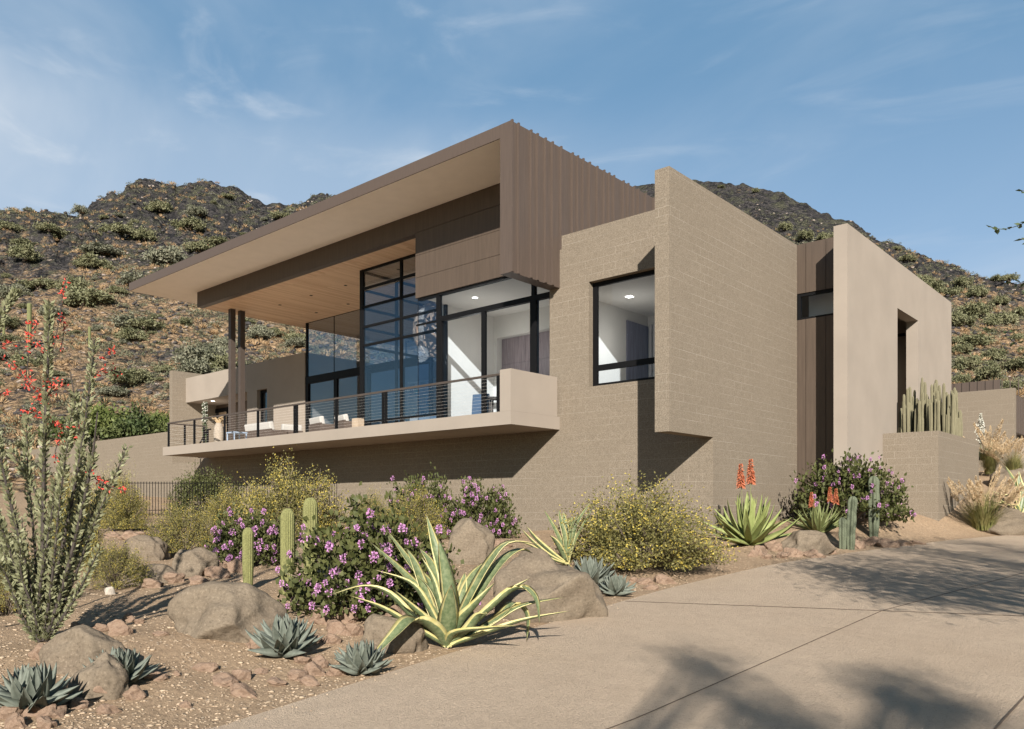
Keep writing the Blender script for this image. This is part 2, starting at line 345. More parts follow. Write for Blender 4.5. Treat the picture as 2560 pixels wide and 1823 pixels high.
# recessed panels above the glass, and the dark beam
m = MB(); zz = [8.735, 9.430, 10.192, 10.982, ZS]
for a, b in zip(zz[:-1], zz[1:]): m.box(-20.655, -14.706, YP, YP + .05, a + (.006 if a > 9 else 0), b - .006)
m.box(-20.65, -14.706, YP + .05, YP + .25, 8.78, ZS); m.build('recessed_panel', METAL_P, H)
m = MB(); m.box(-35.973, -20.656, YP, YP + .28, ZC - .012, ZS); m.build('beam', METAL_P, H)
m = MB(); m.box(-35.972, -14.72, YP + .281, 31.2, ZC, ZC + .05); m.box(-35.972, -35.70, YP + .281, 31.2, ZC + .05, ZS); wc = m.build('wood_ceiling', WOOD, H)
for X, Y in ((-32.68, 20.72), (-32.66, 22.71), (-30.18, 20.71), (-30.18, 22.72), (-27.71, 20.73), (-24.27, 20.71), (-27.7, 22.71), (-24.3, 22.7)):
    sub('recessed_light', MB().disc((X, Y, ZC - .001), .075, 12, h=.006), BLACK, wc)
m = MB(); m.box(-14.704, -9.85, YW + .301, YK, 8.95, 9.15); m.box(-14.704, -9.85, YW + .301, YK, 9.151, 9.17); m.build('lower_roof', STUCCO, H)
# -- steel columns
for y in (19.62, 20.17):
    c = onX(-35.12, 580 if y < 20 else 603.7, 900)
    m = MB(); m.box(c[0] - .12, c[0] + .12, c[1] - .12, c[1] + .12, ZF, ZC - .001); m.build('column', STEEL, H)
# -- balcony
m = MB(); m.box(-34.71, X1, YF, YW - .003, 3.823, ZF); m.box(-36.05, -14.70, YW + .003, 23.3, 3.9, ZF - .004); m.build('balcony_slab', STUCCO, H)
m = MB(); m.box(-34.69, -14.72, YF + .16, YW - .01, ZF + .002, ZF + .014); m.box(-35.9, -25.6, YW + .01, 23.55, ZF + .002, ZF + .014); m.box(-25.6, -20.7, YW + .01, 19.75, ZF + .002, ZF + .014); m.build('balcony_bounce_floor', FLOORM, H)  # unseen pale layer added to bounce sunlight onto the soffit and wood ceiling
m = MB(); m.box(-14.716, X1 - .003, YF + .003, 18.19, ZF + .002, 5.33); m.build('balcony_parapet', STUCCO, H)
rl = MB(); rl.box(-34.43, -14.72, YF + .05, YF + .13, 5.195, 5.25); rl.box(-34.43, -34.35, YF + .13, 18.0, 5.195, 5.25); rail = rl.build('railing', STEEL, H)
def post(x, y=YF + .09, dx=.05, dy=.012): sub('post', MB().box(x - dx, x + dx, y - dy, y + dy, ZF + .003, 5.195), BLACK, rail)
for x in (-34.30, -31.99, -29.52, -27.07, -22.18): post(x - .045, dx=.045, dy=.03); post(x + .02, dx=.012)
for x in (-24.61, -19.70): post(x - .08, dx=.04, dy=.03); post(x + .06, dx=.04, dy=.03)
post(-14.85, dx=.045, dy=.03); post(-14.745, dx=.016)
post(-34.39, 17.0, .012, .045); post(-34.39, 17.9, .012, .045)
for i in range(10):
    z = ZF + .10 + i * .095
    sub('cable', MB().tube([(-34.38, YF + .09, z), (-14.72, YF + .09, z)], 0.0017, 4), CABLE, rail)
    if i % 2: sub('cable', MB().tube([(-34.39, YF + .1, z), (-34.39, 17.95, z)], .0028, 4), CABLE, rail)
# stair rail at the far end of the balcony
m = MB(); q0, q1 = onY(18.6, 498, 1112), onY(18.6, 519, 1074); m.tube([q0, q1], .035, 6); m.tube([q1, (q1[0] + .3, 18.6, q1[2])], .035, 6)
for k in (0.0, 1.0): px = q0[0] + (q1[0] - q0[0]) * k; m.box(px - .04, px + .04, 18.56, 18.64, ZF - .3, q0[2] + (q1[2] - q0[2]) * k)
m.build('stair_rail', BLACK, H)

# -- glazing.  a 'window_wall' is a black frame, its panes are sub-parts
def glaze(name, bars, panes, glass=GLASS):
    mb = MB()
    for b in bars: mb.box(*b)
    o = mb.build(name, BLACK, H)
    for q in panes: sub('pane', MB().box(*q), glass, o)
    return o
GZ = [7.949, 8.683, 9.467, 10.2]
Yg = 19.79; bars = [(-25.54, -25.33, Yg, Yg + .12, ZF, ZC - .002), (-23.12, -23.02, Yg, Yg + .1, ZF, ZC - .002), (-20.74, -20.62, Yg, Yg + .1, ZF, ZC - .002), (-25.33, -20.74, Yg + .01, Yg + .09, ZC - .09, ZC - .002), (-25.33, -20.74, Yg + .01, Yg + .09, 4.88, 4.96)]
for z in GZ: bars.append((-25.33, -20.74, Yg + .012, Yg + .088, z - .045, z + .045))
panes = []
for a, b in ((-25.33, -23.12), (-23.02, -20.74)):
    for z0, z1 in zip([4.96] + [z + .045 for z in GZ], [z - .045 for z in GZ] + [ZC - .09]): panes.append((a, b, Yg + .04, Yg + .055, z0, z1))
    panes.append((a, b, Yg + .04, Yg + .055, ZF, 4.88))
glaze('window_wall', bars, panes, GLASS_B)
# return of the tall glass at its far end
bars = [(-25.54, -25.44, 21.6, 21.7, ZF, ZC - .002), (-25.54, -25.42, 23.53, 23.64, ZF, ZC - .002)]; panes = []
for z in GZ + [ZC - .047]: bars.append((-25.53, -25.45, Yg + .121, 21.6, z - .045, z + .045)); bars.append((-25.53, -25.45, 21.7, 23.53, z - .045, z + .045))
for a, b in ((Yg + .121, 21.6), (21.7, 23.53)):
    for z0, z1 in zip([ZF] + [z + .045 for z in GZ], [z - .045 for z in GZ] + [ZC - .092]): panes.append((-25.495, -25.485, a, b, z0, z1))
glaze('window_wall', bars, panes, GLASS)
# glass corner and corner room front
glaze('glass_corner', [(-20.612, -20.598, YP + .07, YP + .085, ZF, 8.73)], [(-20.61, -20.60, YP + .086, Yg - .001, ZF, 8.73)])
Yc = 18.45
bars = [(-19.675, -19.427, Yc - .01, Yc + .2, ZF, 7.785), (-19.69, -19.52, Yc, Yc + .12, 7.945, 8.66), (-17.60, -17.44, Yc, Yc + .1, ZF, 7.785), (-15.569, -15.343, Yc, Yc + .16, ZF, 7.785), (-15.518, -15.383, Yc, Yc + .12, 7.945, 8.66),
        (-14.811, -14.70, Yc, Yc + .1, ZF, 7.785), (-19.69, -14.70, Yc - .005, Yc + .14, 7.785, 7.945), (-20.60, -14.70, Yc - .01, Yc + .15, 8.66, 8.732), (-20.70, -19.70, Yc, Yc + .06, 7.80, 7.86), (-19.427, -14.811, Yc + .01, Yc + .09, ZF, 4.27), (-20.597, -19.676, Yc + .01, Yc + .07, ZF, 4.25)]
panes = [(-19.427, -17.60, Yc + .04, Yc + .05, 4.27, 7.785), (-17.44, -15.569, Yc + .04, Yc + .05, 4.27, 7.785), (-15.343, -14.811, Yc + .04, Yc + .05, ZF, 7.785), (-19.52, -15.518, Yc + .04, Yc + .05, 7.945, 8.66), (-15.383, -14.70, Yc + .04, Yc + .05, 7.945, 8.66),
         (-20.597, -19.69, Yc + .03, Yc + .04, 7.86, 8.66), (-20.597, -19.676, Yc + .03, Yc + .04, 4.25, 7.80)]
glaze('window_wall', bars, panes)
# far, set back glazing with its deep transom
Yh = 23.65
bars = [(-34.94, -34.80, Yh, Yh + .1, 8.2, ZC - .002), (-34.94, -34.72, Yh - .02, Yh + .14, ZF, 7.84), (-34.94, -25.55, Yh - .03, Yh + .14, 7.84, 8.2), (-32.57, -32.31, Yh, Yh + .1, ZF, 7.84), (-30.0, -29.8, Yh, Yh + .1, ZF, 7.84), (-27.6, -27.4, Yh, Yh + .1, ZF, 7.84), (-25.7, -25.55, Yh - .02, Yh + .12, ZF, 7.84)]
for x in (-32.578, -30.2, -27.9): bars.append((x - .022, x + .022, Yh + .03, Yh + .05, 8.2, ZC - .004))
bars.append((-34.8, -25.55, Yh + .03, Yh + .05, ZC - .025, ZC - .003))
panes = [(a, b, Yh + .06, Yh + .07, ZF, 7.84) for a, b in ((-34.72, -32.57), (-32.31, -30.0), (-29.8, -27.6), (-27.4, -25.7))] + [(a + .022, b - .022, Yh + .035, Yh + .045, 8.2, ZC - .026) for a, b in ((-34.82, -32.578), (-32.578, -30.2), (-30.2, -27.9), (-27.9, -25.53))]
glaze('window_wall', bars, panes, GLASS_B)
# -- living room shell, open to the hillside above its back wall
m = MB(); m.box(-34.72, -20.90, 30.0, 30.2, ZF, 9.5); m.build('living_room_back_wall', GREYWALL, H)
m = MB(); m.box(-34.95, -20.9, 23.3, 30.0, 3.9, ZF - .002); m.box(-25.55, -20.9, 19.7, 23.3, 3.95, ZF - .001); m.box(-20.9, -14.45, YW + .31, 22.8, 3.9, ZF - .003); m.build('floor', FLOORM, H)
glaze('clerestory', [(x - .03, x + .03, 30.06, 30.12, 9.5, ZC - .002) for x in (-34.6, -31.0, -27.4, -23.8, -21.0)] + [(-34.6, -21.0, 30.065, 30.115, ZC - .07, ZC - .004)], [(-34.57, -21.03, 30.085, 30.095, 9.5, ZC - .07)])
# -- corner room shell
m = MB(); m.box(-20.89, -20.70, Yg + .01, 30.0, ZF, ZC - .003); m.build('corner_room_side_wall', PLASTER, H)
m = MB(); m.box(-20.699, -14.45, 22.4, 22.5, 7.99, 8.8); m.box(-20.699, -20.55, 22.4, 22.7, ZF, 7.99); m.box(-20.55, -14.45, 22.501, 22.7, 7.99, 8.05); m.box(-14.66, -14.45, YW + .32, 22.39, ZF, 8.8); m.build('corner_room_back_wall', PLASTER, H)
m = MB(); m.box(-20.699, -14.45, YP + .30, 22.5, 8.801, 8.95); m.build('corner_room_ceiling', PLASTER, H)
m = MB()
for i in range(5):
    for z0, z1 in ((ZF, 5.85), (5.858, 7.0), (7.008, 7.98)): m.box(-20.545 + i * 1.2, -19.355 + i * 1.2, 22.68, 22.72, z0, z1)
m.box(-20.545, -14.45, 22.72, 22.9, ZF, 7.99); m.build('cabinet', CAB, H)
for y in (19.83, 21.42): sub('glow', MB().disc((-19.21, y, 8.795), .10, 14, h=.006), LAMP, MB().disc((-19.21, y, 8.80), .125, 14, h=.004).build('downlight', PLASTER, H))

for y in (19.83, 21.42): bulb_light('corner_room_lamp', (-19.21, y, 7.2), 17, .3)
# -- entry wing of stucco at the far end
ST = 23.6
m = MB(); m.holes('y', -47.598, -34.952, 2.0, 9.47, ST, ST + .4, [(-47.598, -40.5, 2.0, 7.97), (-39.49, -38.48, 4.3, 7.97)])
m.box(-34.952, -34.95, ST, ST + .01, 3, 3.01); m.build('entry_wing', STUCCO, H)
m = MB(); m.box(-35.3, -34.955, ST + .4, 33, 3.0, 9.47); m.box(-40.5, -40.1, ST + .4, 25.9, 3, 7.98); m.build('entry_wing', STUCCO, H)
m = MB(); m.box(-47.59, -35.3, ST + .4, 33, 7.98, 8.3); m.box(-47.59, -35.3, 32.6, 33, 3, 7.98); m.build('entry_soffit', STUCCO, H)
m = MB(); m.box(-47.59, -40.5, 25.6, 25.8, 3, 7.98); m.build('entry_back_wall', METAL_P, H)
dw = MB(); a, b = onY(25.6, 528, 1000)[0], onY(25.6, 571, 1000)[0]
dw.box(a, a + .18, 25.52, 25.6, ZF, 7.75); dw.box(b - .1, b, 25.52, 25.6, ZF, 7.75); dw.box(a + .18, b - .1, 25.52, 25.6, 7.5, 7.75); d_ = dw.build('entry_door', BLACK, H)
sub('pane', MB().box(a + .18, (a + b) / 2, 25.55, 25.57, ZF, 7.5), GLASS_B, d_); sub('leaf', MB().box((a + b) / 2, b - .1, 25.55, 25.58, ZF, 7.5), mat_plain('oak_door', (.30, .22, .15), .5, .2, 3, .3, stretch=(9, 9, .5)), d_)
w = MB(); w.box(-39.49, -39.33, ST + .22, ST + .32, 4.3, 7.97); w.box(-39.33, -38.48, ST + .22, ST + .32, 7.82, 7.97); sw = w.build('slot_window', BLACK, H); sub('pane', MB().box(-39.33, -38.48, ST + .26, ST + .27, 4.3, 7.82), GLASS_B, sw)
m = MB(); m.box(-39.4, -38.5, ST + .9, ST + 1.0, 3, 7.97); m.build('entry_inner_wall', GREYWALL, H)
MB().disc((-45.6, 24.3, 7.965), .11, 14, h=.006).build('downlight', LAMP, H); bulb_light('porch_lamp', (-45.6, 24.3, 6.8), 18, .2)
m = MB(); m.holes('x', 22.754, 33, 0.5, 9.86, -47.98, -47.6); m.build('tall_block_wall', BLOCK, H)
m = MB(); m.box(-47.59, -36.07, 22.754, ST - .004, 0.5, ZF - .006); m.build('terrace_base', BLOCK, H)
m = MB(); m.box(-47.59, -34.96, ST + .41, 25.59, 3.9, ZF - .005); m.build('terrace_floor', FLOORM, H)

# -- brown siding, glazed strip and the stucco fin on the driveway side
m = MB(); m.holes('y', -9.46, -8.63, 0.3, 9.43, YK, YK + .08, [(-9.418, -8.63, 7.2, 7.93)]); m.holes('y', -9.195, -8.603, 0, .01, YK, YK + .02)
ss = MB()
for a, b in ((-9.46, -9.203), (-9.189, -8.61), (-8.596, -7.66)):
    for z0, z1 in ((.3, 7.17), (7.96, 9.43)): ss.box(a, b, YK, YK + .06, z0, z1)
ss.box(-9.46, -7.66, YK + .062, YK + .5, .3, 7.17); ss.box(-9.46, -7.66, YK + .062, YK + .5, 7.96, 9.40); ss.build('brown_siding', METAL_P, H)
w = MB(); w.box(-9.46, -9.36, YK + .03, YK + .13, 7.17, 7.96); w.box(-9.36, -7.66, YK + .03, YK + .13, 7.17, 7.23); w.box(-9.36, -7.66, YK + .03, YK + .13, 7.87, 7.96); sw = w.build('strip_window', BLACK, H); sub('pane', MB().box(-9.36, -7.66, YK + .07, YK + .08, 7.23, 7.87), GLASS, sw)
m = MB(); m.box(-9.45, -7.7, YK + .9, YK + 1.0, 7.0, 8.3); m.box(-9.45, -7.7, YK + .51, YK + .9, 7.0, 7.17); m.build('strip_window_wall', SOFFIT, H)
m = MB(); m.holes('x', 22.6, 34.05, -.2, 9.39, -8.02, -7.645, [(27.185, 29.52, 1.0, 7.91)]); m.build('stucco_fin', STUCCO, H)
m = MB(); m.box(-9.4, -8.021, 30.6, 30.8, .5, 8.2); m.box(-12, -8.021, YK + 1.3, 34, 8.2, 8.5); m.box(-9.6, -9.4, YK + 1.3, 30.6, .5, 8.2); m.build('porch_wall', STUCCO, H)
m = MB(); m.box(-9.38, -8.05, 29.98, 30.05, 7.55, 7.65); m.box(-9.38, -8.05, 30.0, 30.06, 1.0, 4.2); m.build('porch_screen', BLACK, H)
m = MB(); m.box(-12, -8.3, 34.06, 36.5, 1, 7.0); m.box(-7.9, -7.75, 34.3, 34.45, 1.0, 7.6); m.build('rear_siding', METAL, H)

# ================================================================== other walls and buildings
cw = thing('courtyard_wall', 'long low tan block wall below the hillside, at the far end of the balcony', 'wall', (-60, 22.8, 2), world_space=True)
MB().holes('y', -95, -47.985, 0.0, 6.17, 22.756, 23.06).build('wall_body', BLOCK, cw)
pl = thing('planter', 'tan block planter box holding the tall cactus cluster beside the stucco fin', 'planter', (-6.9, 27, 1.4), world_space=True)
m = MB(); m.holes('y', -7.643, -6.111, 0.0, 3.81, 25.699, 26.0); m.holes('x', 26.0, 30.95, 0.0, 3.81, -6.411, -6.111); m.build('planter_wall', BLOCK, pl)
MB().box(-7.643, -6.412, 26.001, 30.9, 0.5, 3.6).build('soil_fill', mat_plain('planter_soil', (.25, .18, .12), .95, .2, 8, .1), pl)
Yr = 37.0; g0, g1 = onY(Yr, 2380, 979), onY(Yr, 2537, 969.6)
gb = thing('garage_building', 'low tan block building with brown metal siding beyond the cactus planter', 'building', (g1[0], Yr, 1.5), world_space=True)
m = MB(); m.box(g0[0] - 3, g1[0], Yr, Yr + .3, .3, g1[2]); m.build('wall', BLOCK, gb)
m = MB(); zt_ = onY(Yr + 3, 2400, 964)[2]; m.box(g0[0] - 3, g1[0] - .9, Yr + 2.2, Yr + 2.3, 5, zt_)
for i in range(12): m.box(g0[0] - 1 + i * .3, g0[0] - .97 + i * .3, Yr + 2.17, Yr + 2.2, 5, zt_)
m.build('upper_siding', METAL, gb)
m = MB(); m.box(g1[0] - .3, g1[0] - .02, Yr + .301, Yr + 12, onX(g1[0], 2545, 1082)[2], g1[2] - .25)
for i in range(20): m.box(g1[0] - .021, g1[0] + .012, Yr + .5 + i * .45, Yr + .53 + i * .45, onX(g1[0], 2545, 1082)[2] + .01, g1[2] - .24)
m.build('side_siding', METAL, gb)
zb_ = onX(g1[0], 2545, 1082)[2]
m = MB(); m.box(g1[0] - .35, g1[0] - .3, Yr + .301, Yr + 12, .3, zb_); m.box(g1[0] - .299, g1[0] - .05, Yr + 2.4, Yr + 12, .3, zb_ - .1); m.build('garage_wall', STUCCO, gb)
# iron picket fence across the lower garden
fa, fb = onD(26.0, 285, 1204), onD(29.3, 842, 1205)
fence = thing('iron_fence', 'thin dark iron picket fence running behind the yellow flowering bushes', 'fence', (fa[0], fa[1], 1.2), world_space=True)
n = 84; zt_f = fa[2]
rl = MB()
for zz_ in (-.05, -.95): rl.tube([(fa[0], fa[1], zt_f + zz_), (fb[0], fb[1], fb[2] + zz_)], .011, 4)
rl.build('fence_rail', BLACK, fence)
pk = MB().box(-.0075, .0075, -.0075, .0075, -1.15, 0.0).mesh('picket', BLACK)
for i in range(n):
    k = i / (n - 1) * 1.0
    p = fa + (fb - fa) * k; o = bpy.data.objects.new('picket', pk); COL.objects.link(o); o.parent = fence; o.location = Vector(p) - Vector(fence.location)

# ================================================================== furniture
WHITEC = mat_plain('white_cushion', (.40, .385, .36), .95, .04, 6, .1)
TEAK = mat_plain('dark_wicker', (.086, .066, .055), .8, .2, 30, .2)
BLUEC = mat_plain('blue_grey_fabric', (.078, .109, .156), .9, .08, 8, .1)
PALEBLUE = mat_plain('pale_blue_paint', (.281, .351, .452), .5, .04, 5, .3)
def rbox(x0, x1, y0, y1, z0, z1, r=.04):
    bm = bmesh.new(); M = Matrix.Translation(((x0+x1)/2, (y0+y1)/2, (z0+z1)/2)) @ Matrix.Diagonal((x1-x0, y1-y0, z1-z0, 1)); bmesh.ops.create_cube(bm, size=1, matrix=M)
    bmesh.ops.bevel(bm, geom=bm.edges, offset=r, segments=2, affect='EDGES', profile=.6); bm.verts.ensure_lookup_table()
    v = [tuple(q.co) for q in bm.verts]; f = [[q.index for q in p.verts] for p in bm.faces]; bm.free(); mb = MB(); mb.add(v, f); return mb
def sofa(label, loc, w, rz, name='outdoor_sofa', cat='sofa', group=None, hi=.95):
    t = thing(name, label, cat, loc, rz, group)
    MB().box(-w/2, w/2, -.42, .40, .10, .36).build('base', TEAK, t); MB().box(-w/2, w/2, -.42, -.36, .36, .66).build('frame_back', TEAK, t)
    rbox(-w/2 + .08, w/2 - .08, -.33, .40, .37, .52).build('seat_cushion', WHITEC, t)
    o = rbox(-w/2 + .04, w/2 - .04, -.10, .10, 0, hi - .50, .05).build('back_cushion', WHITEC, t); o.location = (0, -.27, .52); o.rotation_euler = (R(12), 0, 0)
    for sx in (-1, 1): rbox(sx * (w/2 - .04) - .04, sx * (w/2 - .04) + .04, -.36, .38, .362, .62, .015).build('arm', TEAK, t)
    for sx in (-1, 1):
        for sy in (-.36, .34): MB().box(sx * (w/2 - .06) - .03, sx * (w/2 - .06) + .03, sy - .03, sy + .03, 0, .10).build('leg', TEAK, t)
    return t
def fx(u, Y): return float(onY(Y, u, 1000)[0])
sofa('long white cushioned outdoor sofa with dark base, behind the railing by the steel columns', (fx(657, 18.6), 18.75, ZF), 2.1, 0, hi=.95)
sofa('white cushioned armchair beside the far end of the long outdoor sofa', (fx(712, 19.3), 19.5, ZF), .95, R(78), 'outdoor_armchair', 'armchair', hi=.9)
sofa('white lounge chair with slanted back in front of the first sliding glass door', (fx(806, 18.7), 18.8, ZF), 1.15, R(-12), 'lounge_chair', 'lounge chair', 'white lounge chairs on the balcony', hi=.90)
sofa('white lounge chair standing beside the tall dark glazing post', (fx(868, 18.7), 18.8, ZF), 1.0, R(-14), 'lounge_chair', 'lounge chair', 'white lounge chairs on the balcony', hi=.86)
def side_table(label, loc, w, mat, name='side_table', h=.48, group=None):
    t = thing(name, label, 'table', loc, 0, group); rbox(-w/2, w/2, -w/2, w/2, h - .05, h, .012).build('table_top', mat, t)
    for sx in (-1, 1):
        for sy in (-1, 1): MB().box(sx * (w/2 - .04) - .02, sx * (w/2 - .04) + .02, sy * (w/2 - .04) - .02, sy * (w/2 - .04) + .02, 0, h - .05).build('leg', mat, t)
side_table('pale blue open frame side table in front of the paired steel columns', (fx(592, 17.2), 17.2, ZF), .62, PALEBLUE, h=.46)
tag(rbox(fx(895, 18.2) - .16, fx(895, 18.2) + .16, 18.04, 18.36, ZF, ZF + .62, .015).build('stone_block', mat_plain('pale_stone', (.34, .27, .20), .8, .1, 9, .2)), 'square pale stone block table at the foot of the tall dark glazing post', 'table')
def lathe(prof, n=18):
    mb = MB(); v = []; f = []
    for r, z in prof:
        for k in range(n): v.append((r * math.cos(2*math.pi*k/n), r * math.sin(2*math.pi*k/n), z))
    for i in range(len(prof) - 1):
        for k in range(n): f.append((i*n+k, i*n+(k+1) % n, (i+1)*n+(k+1) % n, (i+1)*n+k))
    f.append(tuple(range(n))[::-1]); f.append(tuple((len(prof)-1)*n + k for k in range(n))); return mb.add(v, f)
rnd = random.Random(5)
t = thing('pampas_vase', 'tall pale textured vase of dry pampas plumes at the railing near the far balcony end', 'vase', (fx(547, 17.6), 17.6, ZF))
lathe([(.14, 0), (.20, .25), (.22, .55), (.19, .85), (.13, 1.0), (.11, 1.02)]).build('vase', mat_plain('woven_vase', (.30, .255, .205), .9, .35, 40, .1, bump=(45, .5, .02)), t, True)
DRY = mat_plain('dry_plume', (.50, .37, .22), .95, .25, 14, .1)
m = MB()
for k in range(16):
    a = rnd.uniform(0, 6.28); l = rnd.uniform(.35, .6); e = Vector((math.cos(a) * l * .7, math.sin(a) * l * .7, 1.0 + l * .5)); m.tube([(0, 0, .9), (e.x * .5, e.y * .5, 1.0 + l * .42), e], [.02, .045, .008], 5)
m.build('plume', DRY, t)
t = thing('pot_plant', 'slim column of white flowering climber under the entry soffit', 'plant', (fx(512, 22.5), 22.5, ZF))
lathe([(.2, 0), (.26, .4), (.24, .42)]).build('pot', TEAK, t, True)
LEAFG = mat_leaf('mid_green_leaf', (.06, .10, .045), (.09, .13, .06)); PETW = mat_plain('white_petal', (.45, .44, .38), .8, .05, 5, .1)
# living room
t = thing('pendant_lamp', 'large egg shaped woven wood strip pendant lamp hanging behind the glass corner', 'lamp', (-22.4, 20.9, 8.32))
WOODS = mat_plain('wood_strip', (.50, .37, .26), .6, .12, 7, .3)
m = MB(); rnd = random.Random(11)
for k in range(34):
    ax = Vector((rnd.gauss(0, 1), rnd.gauss(0, 1), rnd.gauss(0, .8))).normalized(); u_ = ax.orthogonal().normalized(); w_ = ax.cross(u_); off = rnd.uniform(-.35, .35); rr = math.sqrt(1 - off * off); N = 30; hw = rnd.uniform(.035, .06); v = []; f = []
    for i in range(N):
        g = 2 * math.pi * i / N
        for sgn in (-1, 1):
            p = ((u_ * math.cos(g) + w_ * math.sin(g)) * rr + ax * (off + sgn * hw)) * (1 + .004 * (k % 7)); v.append((p.x * .80, p.y * .80, p.z * 1.02))
    for i in range(N): j = (i + 1) % N; f.append((2*i, 2*i+1, 2*j+1, 2*j))
    m.add(v, f)
m.build('woven_shade', WOODS, t); bulb_light('pendant_bulb', (-22.4, 20.9, 8.32), 17, .12); MB().tube([(0, 0, .98), (0, 0, ZC - 8.32 - .002)], .012, 5).build('cord', BLACK, t)
t = thing('bookshelf', 'tall pale bookshelf with coloured objects seen through the glass of the living room', 'bookshelf', (fx(1045, 28.8), 28.9, ZF))
m = MB()
for x in (-.95, 0, .92): m.box(x, x + .05, 0, .4, 0, 4.2)
for k in range(7): m.box(-.9, 0, .01, .39, k * .68 + .02, k * .68 + .06); m.box(.05, .92, .01, .39, k * .68 + .02, k * .68 + .06)
m.box(-.95, .97, .40, .44, 0, 4.2); m.build('shelf_frame', PLASTER, t)
BOOKC = [mat_plain('book_' + n_, c_, .7, .1, 5, .2) for n_, c_ in (('teal', (.02, .38, .42)), ('red', (.35, .08, .07)), ('cream', (.5, .45, .38)), ('navy', (.05, .07, .16)))]
for k in range(26):
    row = rnd.randrange(1, 6); cx_ = rnd.choice([rnd.uniform(-.85, -.1), rnd.uniform(.1, .85)]); w_, h_ = rnd.uniform(.03, .09), rnd.uniform(.2, .45)
    tag(MB().box(cx_ - w_, cx_ + w_, .06, .3, row * .68 + .062, row * .68 + .062 + h_).build('shelf_item', rnd.choice(BOOKC), t))
side = thing('living_sofa', 'low white sofa inside the living room behind the tall glass grid', 'sofa', (-22.9, 21.6, ZF), 0)
rbox(-1.4, 1.4, -.45, .45, .12, .5).build('seat', WHITEC, side); rbox(-1.4, 1.4, -.45, -.2, .5, .98).build('backrest', WHITEC, side)
for sx in (-1.25, 1.25): MB().box(sx - .04, sx + .04, -.3, .3, 0, .12).build('leg', TEAK, side)
t = thing('wall_painting', 'wide grey landscape painting on the living room back wall', 'painting', (-31.6, 29.93, ZF + 1.0))
MB().box(-1.6, 1.6, 0, .05, 0, 2.2).build('canvas', mat_plain('painting_canvas', (.42, .43, .45), .9, .6, 1.3, .1), t)
t = thing('painting', 'pale framed painting with dark hills low in the living room', 'painting', (-28.3, 27.5, ZF), 0)
MB().box(-1.3, 1.3, 0, .06, .4, 2.3).build('canvas', mat_plain('painting_canvas', (.46, .45, .43), .9, .45, 1.1, .1), t); MB().box(-1.2, 1.2, .06, .4, 0, .4).build('plinth', GREYWALL, t)
# corner room
t = thing('dining_chair', 'blue grey upholstered chair with wood frame in the white corner room', 'chair', (fx(1203, 19.6), 19.7, ZF), R(20))
rbox(-.27, .27, -.27, .27, .40, .50, .03).build('seat', BLUEC, t); o = rbox(-.30, .30, -.05, .05, 0, .72, .03).build('backrest', BLUEC, t); o.location = (-.0, -.27, .48); o.rotation_euler = (R(-8), 0, 0)
for sx in (-.24, .24):
    for sy in (-.24, .24): MB().tube([(sx, sy, 0), (sx * .9, sy * .9, .41)], [.018, .024], 6).build('leg', TEAK, t)
t = thing('round_table', 'small round dark table beside the blue chair in the corner room', 'table', (fx(1234, 19.4), 19.4, ZF))
MB().disc((0, 0, .95), .36, 20, up=(0, 0, 1), h=.04).build('table_top', TEAK, t)
for k in range(3): a = k * 2.1 + .4; MB().tube([(.12 * math.cos(a), .12 * math.sin(a), .95), (.26 * math.cos(a), .26 * math.sin(a), 0)], .028, 6).build('leg', TEAK, t)

# ================================================================== ground
def mat_soil():
    t = NT('desert_soil'); v = t.coord(world=True)
    big = t.noise(v, .35, 4); fine = t.noise(t.coord(world=True, scale=(1, 1.25, 1)), 14, 6, .78)
    col = t.mix(t.rng(big, .35, .65), (0.379, 0.270, 0.173), (0.437, 0.319, 0.209)); col = t.mix(t.rng(fine, .35, .7), sc((0.342, 0.243, 0.157), .60), col)
    vs_ = t.coord(world=True, scale=(1, 1.5, 1))
    st = t.voro(vs_, 15); sel = t.noise(v, 11, 2)
    stone = t.math('MULTIPLY', t.rng(st, .30, .22), t.rng(sel, .50, .56))
    col = t.mix(stone, col, t.mix(t.rng(t.voro(vs_, 15, out='Color'), .2, .8), (0.393, 0.295, 0.206), (0.480, 0.384, 0.283)))
    st2 = t.voro(t.coord(world=True, scale=(1.3, 1, 1)), 38); col = t.mix(t.math('MULTIPLY', t.rng(st2, .32, .22), .5), col, (0.364, 0.270, 0.183))
    t.bump(t.math('ADD', t.math('MULTIPLY', stone, .8), t.math('MULTIPLY', fine, .9)), .75, .035)
    return t.done(col, .95, .1)
SOIL = mat_soil()
def polar(name, D, K, zf, mat, kind):
    dd, kk = np.meshgrid(D, K, indexing='ij')
    X = dd * FW[0] + dd * kk * RT[0]; Y = dd * FW[1] + dd * kk * RT[1]; Z = zf(X, Y, dd, kk)
    v = np.stack([X, Y, Z], -1).reshape(-1, 3); a, b = dd.shape
    i = (np.arange(a - 1)[:, None] * b + np.arange(b - 1)[None, :]).ravel()
    f = np.stack([i, i + 1, i + b + 1, i + b], 1)
    o = link(name, fast_mesh(name, v, f, mat, True)); tag(o, kind=kind); return o
